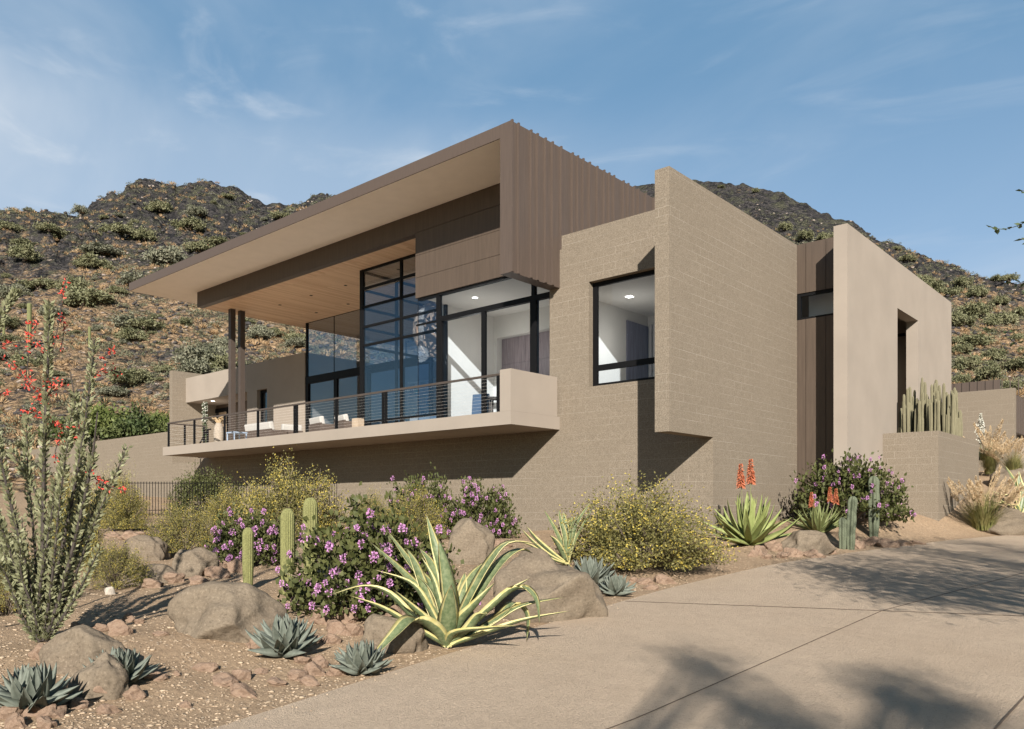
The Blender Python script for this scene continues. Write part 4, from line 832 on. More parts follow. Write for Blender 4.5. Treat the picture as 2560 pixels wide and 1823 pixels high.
rocks('red brown rock in the shaded row below the upright green cactus', 'rocks below the green cactus', [(2150, 1372, 40, 34), (2190, 1365, 60, 36), (2230, 1372, 60, 34), (2260, 1366, 50, 22), (2300, 1366, 50, 16), (2135, 1350, 30, 22)])
rocks('red brown rock at the foot of the upright blocky boulder', 'rocks at the upright boulder', [(1245, 1365, 40, 24), (1265, 1370, 40, 18), (1110, 1340, 40, 20), (1090, 1345, 30, 18)])
p, D = at(275, 1486); o = link('white_stone', rock_mesh('white_stone', mat_granite('pale_stone_rock', (.40, .35, .29), (.52, .47, .40), .3, 4), 301, 3, .15, .4)); o.scale = (.085, .075, .09); o.location = p + Vector((0, 0, .03)); tag(o, 'small pale pointed stone in the shade to the right of the ocotillo', 'stone')
# loose gravel on the soil
def gravel(n):
    r = np.random.default_rng(31); parts = []
    while len(parts) < n:
        D = 5 + 17 * r.random() ** 1.7; K = r.uniform(-.68, .66); x, y = D * (FW + K * RT)
        if x > edge_x(y) - .03: 
            if r.random() < .80 or x > edge_x(y) + .30 * r.random() ** 2: continue
            parts.append((IV * .008 + [x, y, float(plane_z(x, y)) + .015], IF)); continue
        s_ = r.uniform(.005, .013) if r.random() < .93 else r.uniform(.014, .026); v = IV * r.uniform(.6, 1.25, (len(IV), 1)) * s_ * np.array([1.4, 1, .45]); a = r.uniform(0, 6.28); ca, sa = math.cos(a), math.sin(a)
        parts.append((v @ np.array([[ca, sa, 0], [-sa, ca, 0], [0, 0, 1]]) + [x, y, float(ground_z(x, y)) + s_ * .2], IF))
    v, f = tris_join(parts); tag(link('gravel', fast_mesh('gravel', v, f, mat_plain('gravel_stone', (.353, .273, .193), .9, .45, 9, .15))), kind='stuff')
gravel(15000)

# ================================================================== shrubs in flower
LANT = mat_leaf('lantana_leaf', (.055, .065, .019), (.110, .116, .040), .25, 8); PURP = mat_leaf('purple_petal', (.50, .215, .46), (.65, .36, .60), .25, 30)
CREO = mat_leaf('creosote_leaf', (.118, .112, .036), (.205, .182, .066), .2, 10); YEL = mat_leaf('yellow_petal', (.440, .339, .057), (.563, .458, .114), .2, 20)
DKG = mat_leaf('dense_green_leaf', (.053, .063, .018), (.110, .113, .040), .22, 8); PALEY = mat_leaf('pale_leaf', (.211, .189, .088), (.317, .282, .150), .2, 8)
def dome_tips(n, r, flat=.95, lo=.10):
    out = []
    while len(out) < n:
        d = r.normal(size=3); d /= np.linalg.norm(d)
        if d[2] < -.06: continue
        rad = r.uniform(.70, 1.0) * (1 + .34 * noise.noise(Vector(d) * 2.1 + Vector((r.bit_generator.state['state']['state'] % 7, 0, 0)))); p = d * rad
        p[2] = p[2] * .90 + .10; p[2] = max(lo, p[2] * flat); out.append(p)
    return np.array(out)
def bush_stems(name, tips, r, mat, thick=.016, take=40, n=4):
    mb = MB()
    for i_ in r.choice(len(tips), min(take, len(tips)), replace=False):
        p = tips[i_]; b = np.array([p[0] * .09, p[1] * .09, -.04]); m1 = np.array([p[0] * .42 + r.normal() * .05, p[1] * .42 + r.normal() * .05, p[2] * .55]); mb.tube([b, m1, p * .97], [thick, thick * .6, thick * .2], n, False)
    return mb.mesh(name, mat)
def lantana_mesh(seed):
    r = np.random.default_rng(seed); tips = dome_tips(210, r); idx = r.integers(0, len(tips), 6200); P = tips[idx] * r.uniform(.70, 1.03, (len(idx), 1)) + r.normal(size=(len(idx), 3)) * .055; P[:, 2] = np.maximum(P[:, 2], .03)
    A = P * .5 + rand_dirs(len(P), .35, r) * .8; A /= np.linalg.norm(A, axis=1)[:, None]; v, f = leaf_quads(P, A, r.uniform(.05, .085, len(P)), r.uniform(.035, .058, len(P)), r, .3, .6)
    return fast_mesh('foliage', v, f, LANT), bush_stems('stem', tips, r, TWIG, .014, 46), tips, r
def floret_mesh():
    r = np.random.default_rng(2); d = rand_dirs(46, .15, r); P = d * np.array([.8, .8, 1.25]) * r.uniform(.5, 1, (46, 1)); A = d + rand_dirs(46, 0, r) * .6; A /= np.linalg.norm(A, axis=1)[:, None]; v, f = leaf_quads(P, A, .75, .62, r, .2, .2); return fast_mesh('flower_head', v, f, PURP)
FLO = floret_mesh(); LM = [lantana_mesh(61), lantana_mesh(62)]
def lantana(label, u0, u1, vt, vb, k_, rz, nfl=60, base=None):
    p, D = at((u0 + u1) / 2, vb if base is None else base); w = (u1 - u0) * D / FPX / 1.92; h = (vb - vt) * D / FPX / 1.05
    p = p + Vector((FW[0], FW[1], 0)) * w * .55; p.z = float(ground_z(p.x, p.y)); t = thing('lantana_bush', label, 'bush', p, rz, 'purple flowering bushes', (w, w * .9, h)); fo, st, tips, r0 = LM[k_]
    link('foliage', fo, t); link('stem', st, t); r = random.Random(int(u0)); sl = Vector(SUN); sl.rotate(Matrix.Rotation(-rz, 3, 'Z')); used = sorted(range(len(tips)), key=lambda i_: -(Vector(tips[i_]).normalized().dot(sl) + r.uniform(0, 1.1)))[:nfl]
    for i_ in used:
        q = tips[i_] * r.uniform(1.0, 1.09); s_ = r.uniform(.023, .041) * (1 if D < 14 else 1.15); link('flower_head', FLO, t, tuple(q), (r.uniform(-.4, .4), r.uniform(-.4, .4), r.uniform(0, 6)), (s_ / w, s_ / w, s_ / h))
    return t
lantana('largest purple flowering bush, behind the big variegated agave', 668, 1150, 1232, 1556, 0, .3, 92)
lantana('purple flowering bush behind the shortest ribbed cactus', 492, 722, 1264, 1418, 1, 1.2, 56)
lantana('purple flowering bush against the block wall, beside the upright boulder', 1090, 1304, 1184, 1346, 0, 2.2, 70)
lantana('purple flowering bush at the wall, behind the small yellow flowering bush', 950, 1140, 1172, 1345, 1, 4.0, 50)
lantana('purple flowering bush at the foot of the stucco fin behind the green cactus', 2000, 2318, 1140, 1336, 1, 5.0, 80)
def creosote_mesh(seed, nleaf=27000, nfl=2300, dens=.2, flat=1.0, leafm=CREO, ll=.033, stems=100, shell=.50):
    r = np.random.default_rng(seed); tips = dome_tips(190, r, flat); n = nleaf; idx = r.integers(0, len(tips), n); t_ = r.uniform(shell, 1.04, (n, 1)); P = tips[idx] * t_ + r.normal(size=(n, 3)) * .062; P[:, 2] = np.maximum(P[:, 2], .05)
    A = P * .4 + rand_dirs(n, .5, r); A /= np.linalg.norm(A, axis=1)[:, None]; v, f = leaf_quads(P, A, r.uniform(.7, 1.3, n) * ll, ll * .55, r, .2, .3); fo = fast_mesh('foliage', v, f, leafm)
    bl = None
    if nfl:
        idx = r.integers(0, len(tips), nfl); P = tips[idx] * r.uniform(.80, 1.07, (nfl, 1)) + r.normal(size=(nfl, 3)) * .062; P[:, 2] = np.maximum(P[:, 2], .06); parts = []
        for q in range(3): parts.append(leaf_quads(P, rand_dirs(nfl, .2, r), .017, .0155, r, .1, .3))
        v, f = tris_join(parts); bl = fast_mesh('blossom', v, f, YEL)
    mb = MB()
    for i_ in r.choice(len(tips), stems, replace=False):
        p = tips[i_]; b = np.array([p[0] * .10, p[1] * .10, -.03]); m1 = np.array([p[0] * .36 + r.normal() * .04, p[1] * .36 + r.normal() * .04, p[2] * .46]); mb.tube([b, m1, p * .99], [.013, .008, .003], 3, False)
        for q in range(3): e = p * .96 + r.normal(size=3) * .06; s0 = m1 + (p - m1) * r.uniform(.1, .7); mb.tube([s0, (s0 + e) / 2 + r.normal(size=3) * .02, e], [.006, .004, .002], 3, False)
    return fo, bl, mb.mesh('stem', TWIG)
CR = [creosote_mesh(71), creosote_mesh(72, 15000, 1500, shell=.72), creosote_mesh(73, 27000, 2600, flat=1.05)]
def bush(name, label, u0, u1, vt, vb, mset, rz, group, base=None, cat='bush'):
    p, D = at((u0 + u1) / 2, vb if base is None else base); w = (u1 - u0) * D / FPX / 1.82; h = (vb - vt) * D / FPX / 1.17
    p = p + Vector((FW[0], FW[1], 0)) * w * .55; p.z = float(ground_z(p.x, p.y)); t = thing(name, label, cat, p, rz, group, (w, w * .9, h)); link('foliage', mset[0], t); link('stem', mset[2], t)
    if mset[1]: tag(link('blossom', mset[1], t), kind='stuff')
    return t
YG = 'yellow flowering bushes'
bush('creosote_bush', 'wide yellow flowering bush beside the driveway, in front of the lit block wall', 1398, 1856, 1198, 1446, CR[0], .4, YG)
bush('creosote_bush', 'tallest yellow flowering bush, behind the ribbed cacti and under the balcony', 556, 846, 1134, 1352, CR[2], 1.0, YG)
bush('creosote_bush', 'sparse yellow flowering bush with bare lower stems, left of the purple bushes', 344, 530, 1240, 1392, CR[1], 2.0, YG)
bush('creosote_bush', 'yellow flowering bush in front of the iron fence, right behind the ocotillo', 224, 352, 1186, 1330, CR[0], 3.1, YG)
bush('creosote_bush', 'thin yellow flowering bush in the shade to the right of the ocotillo', 180, 342, 1338, 1480, CR[1], 4.4, YG)
bush('creosote_bush', 'small yellow flowering bush between two purple bushes below the wall', 930, 1122, 1204, 1352, CR[0], 5.2, YG)
bush('creosote_bush', 'small yellow flowering bush against the wall in the balcony shadow edge', 866, 972, 1208, 1346, CR[1], 5.9, YG)
bush('creosote_bush', 'yellow flowering bush at the foot of the dense green bush', 482, 640, 1206, 1330, CR[2], .9, YG)
bush('creosote_bush', 'yellow flowering bush at the left photo edge behind the ocotillo', -80, 60, 1300, 1545, CR[1], 1.9, YG)
bush('creosote_bush', 'brownish yellow bush seen between the ocotillo stems', 90, 240, 1140, 1420, CR[2], 2.9, YG)
DGM = creosote_mesh(75, 9000, 0, leafm=DKG, ll=.052, stems=40, shell=.80); PYM = creosote_mesh(76, 5200, 0, leafm=PALEY, ll=.038, stems=60)
bush('green_bush', 'dense dark green leafy bush without flowers under the balcony corner', 396, 586, 1158, 1300, DGM, .2, None)
bush('pale_bush', 'pale straw coloured bush against the courtyard wall behind the ocotillo', 205, 330, 1122, 1290, PYM, 1.1, None)

# ================================================================== agaves and aloes
def leaf_blade(pts, W, wid, fold=.35, thick=.16, prof=None, side_ref=Vector((0, 0, 1))):
    """a fleshy leaf along a centre line; returns verts, quads, uv (u across, v along)"""
    pts = [Vector(p) for p in pts]; n = len(pts); v = []; f = []; uv = []
    for i_, p in enumerate(pts):
        k_ = i_ / (n - 1); t = (pts[min(i_ + 1, n - 1)] - pts[max(i_ - 1, 0)]).normalized(); s_ = (W - t * W.dot(t)).normalized(); nn = s_.cross(t).normalized()
        w = wid * (prof(k_) if prof else (.55 + .45 * math.sin(min(1, k_ * 1.9) * math.pi / 2)) * max(.02, (1 - k_ ** 2.6)))
        up = nn * w * fold; th = nn * w * thick
        for q, (a, hgt) in enumerate(((-.5, 1.0), (-.27, .45), (0, .18), (.27, .45), (.5, 1.0), (.25, -.55), (0, -1.0), (-.25, -.55))):
            if q <= 4: v.append(p + s_ * w * a + up * (hgt - .3))
            else: v.append(p + s_ * w * a + up * (.18 - .3 if q == 6 else .40 - .3) - th * abs(hgt) * (1.2 - k_))
            uv.append(((a + .5), k_))
    for i_ in range(n - 1):
        for q in range(8): f.append((i_*8+q, i_*8+(q+1) % 8, (i_+1)*8+(q+1) % 8, (i_+1)*8+q))
    return v, f, uv
def blade_mesh(name, mat, *a, **k):
    v, f, uv = leaf_blade(*a, **k); return fast_mesh(name, [tuple(q) for q in v], f, mat, True, uv)
def spline(P, n=12):
    P = [Vector(p) for p in P]; P = [P[0] * 2 - P[1]] + P + [P[-1] * 2 - P[-2]]; out = []; seg = len(P) - 3
    for i_ in range(n + 1):
        x = i_ / n * seg; j = min(int(x), seg - 1); t = x - j; a, b, c, d = P[j:j+4]
        out.append(.5 * ((2*b) + (c - a) * t + (2*a - 5*b + 4*c - d) * t*t + (3*b - a - 3*c + d) * t*t*t))
    return out
def mat_varieg():
    t = NT('variegated_agave_leaf'); u_ = t.new('UVMap'); sp = t.new('SeparateXYZ'); t.l.new(u_.outputs[0], sp.inputs[0]); n_ = t.noise(t.coord(), 9, 3)
    e = t.math('ABSOLUTE', t.math('SUBTRACT', sp.outputs['X'], .5)); e = t.math('ADD', e, t.math('MULTIPLY', t.math('SUBTRACT', n_, .5), .08))
    st = t.noise(t.coord(), 26, 2); grn = t.mix(t.rng(st, .35, .65), (.095, .130, .060), (.175, .205, .105)); cream = t.mix(t.rng(n_, .3, .7), (.45, .39, .135), (.56, .50, .25))
    col = t.mix(t.rng(e, .33, .36), grn, cream); col = t.mix(t.rng(sp.outputs['Y'], .93, 1.0), col, (.12, .08, .05))
    t.done(col, .42, .45); tr = t.new('BsdfTranslucent'); t.put(tr.inputs['Color'], col); mx = t.new('MixShader'); mx.inputs['Fac'].default_value = .12
    t.l.new(t.p.outputs['BSDF'], mx.inputs[1]); t.l.new(tr.outputs['BSDF'], mx.inputs[2]); t.l.new(mx.outputs['Shader'], t.out.inputs['Surface']); return t.m
VAR = mat_varieg()
def mat_succ(name, c, c2, edge):
    t = NT(name); u_ = t.new('UVMap'); sp = t.new('SeparateXYZ'); t.l.new(u_.outputs[0], sp.inputs[0]); n_ = t.noise(t.coord(), 7, 3); e = t.math('ABSOLUTE', t.math('SUBTRACT', sp.outputs['X'], .5))
    col = t.mix(t.rng(n_, .3, .7), c, c2); col = t.mix(t.rng(e, .42, .49, 0, .6), col, edge); col = t.mix(t.rng(sp.outputs['Y'], .955, 1.0), col, (.10, .05, .035)); return t.done(col, .6, .25)
BLUEA = mat_succ('blue_agave_leaf', (.110, .125, .101), (.160, .176, .145), (.185, .194, .158)); ALOE = mat_succ('aloe_leaf', (.176, .207, .066), (.264, .295, .110), (.317, .317, .132)); ALOE2 = mat_succ('dark_aloe_leaf', (.106, .128, .044), (.167, .185, .075), (.211, .220, .097))
def agave_big(label, bu, bv, leaves, wid, back=()):
    p, D = at(bu, bv); t = thing('variegated_agave', label, 'agave', p, 0, 'variegated agaves'); base = np.array(p)
    for i_, (dd, w, P) in enumerate(leaves):
        P3 = [Vector((0, 0, .02))]
        n = len(P)
        for j, (u_, v_) in enumerate(P): q = onD(D + dd * (j + 1) / n, u_, v_) - base; P3.append(Vector(q))
        c = spline(P3, 16); tip = c[-1] if abs(c[-1].x) + abs(c[-1].y) > .15 else c[len(c) // 2]; rho = Vector((tip.x, tip.y, 0)); rho = rho.normalized() if rho.length > .02 else Vector((FW[0], FW[1], 0)); W = rho.cross(Vector((0, 0, 1)))
        view = Vector((RT[0], RT[1], 0)); W = (W + view * .55 * (1 if W.dot(view) >= 0 else -1)).normalized()
        link('leaf', blade_mesh('leaf', VAR, c, W, wid * w, .30, .10, lambda k_: (.62 + .38 * math.sin(min(1, k_ * 2.0) * math.pi / 2)) * max(.015, 1 - k_ ** 3.0)), t)
    return t
Z8 = lambda *q: [(500 + x / 2.499, 1050 + y / 2.499) for x, y in q]
AG1 = [(-.15, 1.0, Z8((1350, 1260), (1180, 1090), (1020, 1040), (810, 1094))), (-.45, .85, Z8((1300, 1275), (1120, 1170), (935, 1098))), (.25, .95, Z8((1470, 1180), (1270, 960), (1060, 760))), (.3, .9, Z8((1480, 1100), (1330, 920), (1165, 685))),
       (.5, .85, Z8((1530, 1050), (1470, 800), (1412, 585))), (-.1, 1.25, Z8((1570, 1180), (1540, 950), (1490, 740))), (.55, .8, Z8((1500, 1080), (1440, 900), (1370, 800))), (-.1, .85, Z8((1420, 1170), (1310, 1020), (1090, 935))),
       (.4, 1.0, Z8((1610, 1200), (1640, 1060), (1655, 950))), (.1, 1.05, Z8((1680, 1130), (1810, 900), (1930, 770), (2120, 775))), (.35, 1.0, Z8((1720, 1130), (1880, 900), (2000, 815), (2080, 835))), (-.05, 1.05, Z8((1760, 1230), (1910, 1090), (2068, 985))),
       (-.2, .95, Z8((1800, 1190), (1980, 1050), (2090, 1110), (2122, 1278))), (.1, .95, Z8((1800, 1290), (2000, 1170), (2290, 1105))), (-.15, .95, Z8((1790, 1330), (2030, 1250), (2330, 1190))), (-.4, 1.5, Z8((1555, 1240), (1570, 1030))),
       (-.75, 1.45, Z8((1450, 1300), (1330, 1250), (1220, 1340), (1035, 1525))), (-.3, 1.0, Z8((1680, 1310), (1750, 1220), (1795, 1215))), (.3, .8, Z8((1850, 1250), (1960, 1150), (2040, 1220), (2040, 1390))), (.2, .95, Z8((1440, 1190), (1350, 930), (1290, 800))), (.6, .9, Z8((1650, 1100), (1720, 960), (1830, 860))),
       (-.5, .9, Z8((1480, 1310), (1380, 1220), (1210, 1060))), (-.3, 1.1, Z8((1640, 1250), (1720, 1160), (1850, 1010))), (.0, .9, Z8((1500, 1200), (1450, 1000), (1380, 850))), (-.55, .85, Z8((1600, 1330), (1820, 1300), (2000, 1285)))]
agave_big('huge variegated agave with cream edged arching leaves at the driveway edge', 1118, 1622, AG1, .172)
Z1 = lambda *q: [(1300 + x / 3.2486, 1050 + y / 3.2486) for x, y in q]
AG2 = [(.2, 1, Z1((330, 1000), (260, 850), (190, 725))), (.1, 1, Z1((360, 950), (330, 830), (315, 725))), (.3, 1, Z1((380, 950), (365, 840), (350, 740))), (.2, 1, Z1((420, 1000), (470, 830), (580, 660))), (.1, .9, Z1((440, 1000), (500, 880), (600, 700))), (0, .9, Z1((410, 980), (430, 850), (480, 765))),
       (-.2, 1.1, Z1((250, 1080), (120, 960), (50, 860))), (-.3, 1, Z1((230, 1100), (110, 1000), (5, 880))), (-.4, .9, Z1((220, 1120), (100, 1030), (-10, 985))), (-.3, 1.1, Z1((340, 1080), (290, 990), (240, 935))), (-.2, .9, Z1((150, 1060), (130, 1040), (125, 1060))), (.4, 1, Z1((380, 980), (400, 860), (430, 780)))]
agave_big('smaller variegated agave half hidden behind the big grey boulder and yellow bush', 1418, 1415, AG2, .14)
R8 = lambda *q: [(2280 + x / 4.06, 940 + y / 4.06) for x, y in q]
AG3 = [(.3, 1.3, R8((1080, 1180), (1010, 1030), (940, 905))), (.2, 1.2, R8((1130, 1200), (1090, 1080), (1085, 960))), (.1, 1, R8((1030, 1230), (900, 1210), (800, 1160))), (0, 1, R8((1000, 1290), (900, 1290), (820, 1300))), (.2, 1.2, R8((1180, 1150), (1200, 1000), (1240, 900))), (-.2, 1, R8((1050, 1320), (960, 1310), (880, 1250))), (.1, 1.1, R8((1220, 1200), (1320, 1120), (1400, 1050)))]
agave_big('variegated agave at the right photo edge behind the fountain grass', 2548, 1290, AG3, .20)
def rosette_leaf(L, wid, bend, seg=9, mat=BLUEA, name='leaf', lift=.05, fold=.40):
    P = [];
    for i_ in range(seg + 1): k_ = i_ / seg; a = bend * k_; P.append(Vector((.02 + L * (k_ * math.cos(a * .5)), 0, lift * 0 + L * k_ * math.sin(a * .5))))
    return blade_mesh(name, mat, P, Vector((0, 1, 0)), wid, fold, .30, lambda k_: (.50 + .50 * math.sin(min(1, k_ * 2.2) * math.pi / 2)) * max(.02, 1 - k_ ** 2.3))
BLV = [rosette_leaf(1, .36, b) for b in (.25, .55, -.1)]
ALV = [rosette_leaf(1, .16, b, mat=ALOE, fold=.35) for b in (.25, .6, -.1)]; AL2 = [rosette_leaf(1, .15, b, mat=ALOE2, fold=.35) for b in (.25, .6, -.1)]
def rosette(name, label, cat, p, R_, n, meshes, seed, group=None, lo=.12, hi=1.35, tilt=None, rev=.85):
    t = thing(name, label, cat, p, 0, group); r = random.Random(seed)
    for i_ in range(n):
        k_ = i_ / n; az = i_ * 2.39996 + r.uniform(-.15, .15); el = lo + (hi - lo) * k_ ** 1.15 + r.uniform(-.07, .07); s_ = R_ * (1 - .26 * k_) * r.uniform(.9, 1.08)
        o = link('leaf', r.choice(meshes), t); o.scale = (s_, s_ * r.uniform(.9, 1.1), s_); o.rotation_euler = (r.uniform(-.12, .12), -el, az); o.location = (0, 0, .03 + .06 * R_ * k_)
    return t
def agv(label, u0, u1, vb, n, seed, k_=1.0, lo=.20, hi=1.45): p, D = at((u0 + u1) / 2, vb); R_ = (u1 - u0) * D / FPX / 2 * k_; p = p + Vector((FW[0], FW[1], 0)) * R_ * .25; return rosette('blue_agave', label, 'agave', p, R_, n, BLV, seed, 'blue grey agaves', lo, hi)
agv('largest blue grey agave, at the lower left photo corner', -50, 172, 1790, 54, 1, 1.2)
agv('blue grey agave between the lower left corner agave and the flat boulder', 200, 368, 1722, 54, 2, 1.25, .15)
agv('blue grey agave in front of the big rounded boulder', 604, 800, 1648, 52, 3, 1.18)
agv('blue grey agave at the driveway under the drooping variegated leaf', 820, 978, 1692, 52, 4, 1.18)
agv('blue grey agave at the driveway edge on the right side of the big grey boulder', 1498, 1580, 1492, 46, 5, 1.5)
agv('blue grey agave peeping out from behind the top of the big grey boulder', 1424, 1530, 1468, 46, 6, 1.6)
RFL = mat_leaf('aloe_blossom', (.42, .125, .065), (.56, .205, .105), .15, 12); STALK = mat_plain('aloe_stalk', (.17, .17, .085), .7, .1, 9, .2)
def torch_mesh():
    r = np.random.default_rng(8); n = 190; k_ = r.random(n) ** .9; a = r.uniform(0, 6.28, n); rad = .03 + .0 * k_; P = np.stack([np.cos(a) * .02, np.sin(a) * .02, k_], 1); out = np.stack([np.cos(a), np.sin(a), -.75 + 1.3 * k_ ** 3], 1); out /= np.linalg.norm(out, axis=1)[:, None]
    v, f = leaf_quads(P, out, .27 * (1 - .72 * k_ ** 1.6), .062, r, .3, .2); v2, f2 = leaf_quads(P, out, .25 * (1 - .72 * k_ ** 1.6), .062, r, -.3, .2); v, f = tris_join([(v, f), (v2, f2)]); return fast_mesh('flower_spike', v, f, RFL)
TORCH = torch_mesh()
def aloe(label, u0, u1, vb, n, meshes, seed, flowers, lo, hi, k_=1.0):
    p, D = at((u0 + u1) / 2, vb); R_ = (u1 - u0) * D / FPX / 2 * k_; p = p + Vector((FW[0], FW[1], 0)) * R_ * .2; t = rosette('flowering_aloe', label, 'aloe', p, R_, n, meshes, seed, None, lo, hi)
    D2 = float(np.array(p)[:2] @ FW)
    for uu, v0, v1 in flowers:
        a_ = Vector(onD(D2, uu, v1)) - p; b_ = Vector(onD(D2, uu + 1, v0)) - p; MB().tube([(0, 0, .05), (a_.x * .7, a_.y * .7, a_.z * .55), tuple(a_ + (b_ - a_) * .3)], [.014, .011, .007], 5).build('flower_stalk', STALK, t)
        o = link('flower_spike', TORCH, t, tuple(a_)); s_ = (b_ - a_).length; o.scale = (s_ * .95, s_ * .95, s_ * .93)
    return t
aloe('big yellow green aloe with two tall orange flower spikes, beside the wide yellow bush', 1770, 1992, 1368, 44, ALV, 11, ((1852, 1157, 1216), (1877, 1145, 1206)), .22, 1.5, 1.38)
aloe('small dark aloe with three orange flower spikes behind the brown boulder', 1990, 2112, 1338, 42, AL2, 12, ((2029, 1229, 1266), (2075, 1216, 1252), (2090, 1220, 1258)), .3, 1.5, 1.5)

# ================================================================== cacti
COLC = mat_plain('ribbed_cactus_skin', (.163, .163, .066), .8, .34, 55, .2); BLUC = mat_plain('blue_green_cactus_skin', (.098, .112, .072), .75, .28, 40, .25)
def column_cactus(label, u_, vt, vb, w_, ribs, mat, seed, base=None, depth=.16, bend=(0, 0), per=4, wob=0.0, arms=(), tipk=.9, lift=0.0):
    p, D = at(u_, vb if base is None else base); h = (vb - vt) * D / FPX; r0 = w_ * D / FPX / 2; t = thing('column_cactus', label, 'cactus', p - Vector((0, 0, .03)), seed * 1.3)
    ribbed(h + .03, r0, ribs, depth, 26, bend, r0 * tipk * 1.6, seed, per, wob).build('stem', mat, t, True)
    for (du, at_, ah, aw) in arms:
        a = ribbed(ah * D / FPX, aw * D / FPX / 2, ribs, depth, 20, (0, 0), aw * D / FPX * .6, seed + 1, per, wob).build('arm', mat, t, True); q = Vector((RT[0], RT[1], 0)) * du * D / FPX; q.rotate(Matrix.Rotation(-seed * 1.3, 3, 'Z')); a.location = q; a.rotation_euler = (0, 0, 0)
    return t
column_cactus('shortest ribbed olive cactus, with a black shadow on the bank beside it', 620, 1318, 1472, 28, 18, COLC, 1, depth=.24)
column_cactus('ribbed olive cactus rising from the left edge of the largest purple bush', 719, 1270, 1486, 36, 18, COLC, 2, depth=.24)
column_cactus('ribbed olive cactus half hidden behind the top of the largest purple bush', 776, 1243, 1440, 38, 18, COLC, 3, depth=.24)
column_cactus('straight blue green cactus in front of the purple bush by the stucco fin', 2184, 1190, 1344, 28, 5, BLUC, 4, depth=.34, per=8, wob=.05)
column_cactus('leaning blue green cactus with a shorter second arm at the driveway edge', 2126, 1240, 1374, 24, 5, BLUC, 5, depth=.34, per=8, wob=.05, bend=(.05, .05), arms=((-20, 0, 84, 20),))
PCM = mat_plain('planter_cactus_skin', (.165, .150, .095), .85, .15, 6, .15)
t = thing('cactus_cluster', 'tall cluster of many ribbed cactus columns standing in the block planter', 'cactus', (-7.0, 27.2, 3.55))
CL = [ribbed(1.0, .055, 8, .38, 14, (.02 * (k_ % 3 - 1), 0), .07, k_, 5, .03).mesh('stem', PCM, True) for k_ in range(4)]
cr_ = random.Random(6)
tops = [(2244, 1028), (2250, 1000), (2262, 985), (2270, 970), (2280, 966), (2286, 975), (2300, 950), (2306, 943), (2312, 955), (2322, 985), (2330, 960), (2338, 950), (2344, 948), (2352, 962), (2360, 958), (2366, 980), (2372, 985), (2380, 975), (2388, 982), (2394, 990), (2400, 1000), (2386, 968), (2393, 976), (2316, 990), (2290, 995), (2336, 1000), (2356, 1005), (2374, 1010), (2274, 1005), (2256, 1020), (2402, 1030), (2398, 1045), (2326, 1020), (2344, 1025), (2308, 1015)]
tops += [(u_ + cr_.uniform(-9, 9), v_ + cr_.uniform(8, 60)) for _ in range(2) for u_, v_ in list(tops)]
for u_, v_ in tops:
    Yq = 26.5 + cr_.uniform(0, 1.5) + (u_ - 2240) / 160 * 1.2; q = onY(Yq, u_, v_); o = link('stem', CL[cr_.randrange(4)], t); h_ = q[2] - 3.55; o.location = Vector((float(np.clip(q[0], -7.58, -6.2)), Yq, 3.55)) - Vector(t.location); s_ = cr_.uniform(.65, .95); o.scale = (s_, s_, h_); o.rotation_euler = (cr_.uniform(-.03, .03), cr_.uniform(-.03, .03), cr_.uniform(0, 6))

# ================================================================== fountain grass
GRS = mat_leaf('fountain_grass_blade', (.15, .155, .05), (.27, .245, .10), .2, 5); PLM = mat_leaf('grass_plume', (.475, .352, .207), (.616, .484, .317), .3, 16)
def plume_mesh():
    r = np.random.default_rng(5); n = 260; k_ = r.random(n); a = r.uniform(0, 6.28, n); rad = .055 * np.sin(np.clip(k_ * 1.1 + .08, 0, 1) * math.pi) ** .7; P = np.stack([np.cos(a) * rad, np.sin(a) * rad, k_], 1); A = np.stack([np.cos(a) * .6, np.sin(a) * .6, np.full(n, .8)], 1); A /= np.linalg.norm(A, axis=1)[:, None]; v, f = leaf_quads(P, A, .10, .022, r, .1, .2); st_ = np.array([[-.006, 0, .3], [.006, 0, .3], [.006, 0, -1.5], [-.006, 0, -1.5], [0, -.006, .3], [0, .006, .3], [0, .006, -1.5], [0, -.006, -1.5]]); v, f = tris_join([(v, f), (st_, np.array([[0, 1, 2, 3], [4, 5, 6, 7]]))]); return fast_mesh('plume', v, f, PLM)
PLU = plume_mesh()
def grass_clump_mesh(seed, n=950):
    r = np.random.default_rng(seed); V = []; F = []; o = 0
    for i_ in range(n):
        az = r.uniform(0, 6.28); sp_ = r.uniform(.05, .95) ** .8; h = r.uniform(.5, 1.0) * (1 - .35 * sp_); d = np.array([math.cos(az), math.sin(az), 0]); s_ = np.array([-d[1], d[0], 0]) * .011; b = d * r.uniform(0, .34)
        for j in range(5): k_ = j / 4; p = b + d * sp_ * k_ ** 1.7 + np.array([0, 0, h * (k_ - .28 * sp_ * k_ ** 3)]); w = s_ * (1 - .85 * k_); V += [p - w, p + w]
        F += [(o + 2*j, o + 2*j+1, o + 2*j+3, o + 2*j+2) for j in range(4)]; o += 10
    return fast_mesh('foliage', np.array(V), np.array(F), GRS)
GCM = [grass_clump_mesh(3), grass_clump_mesh(4)]
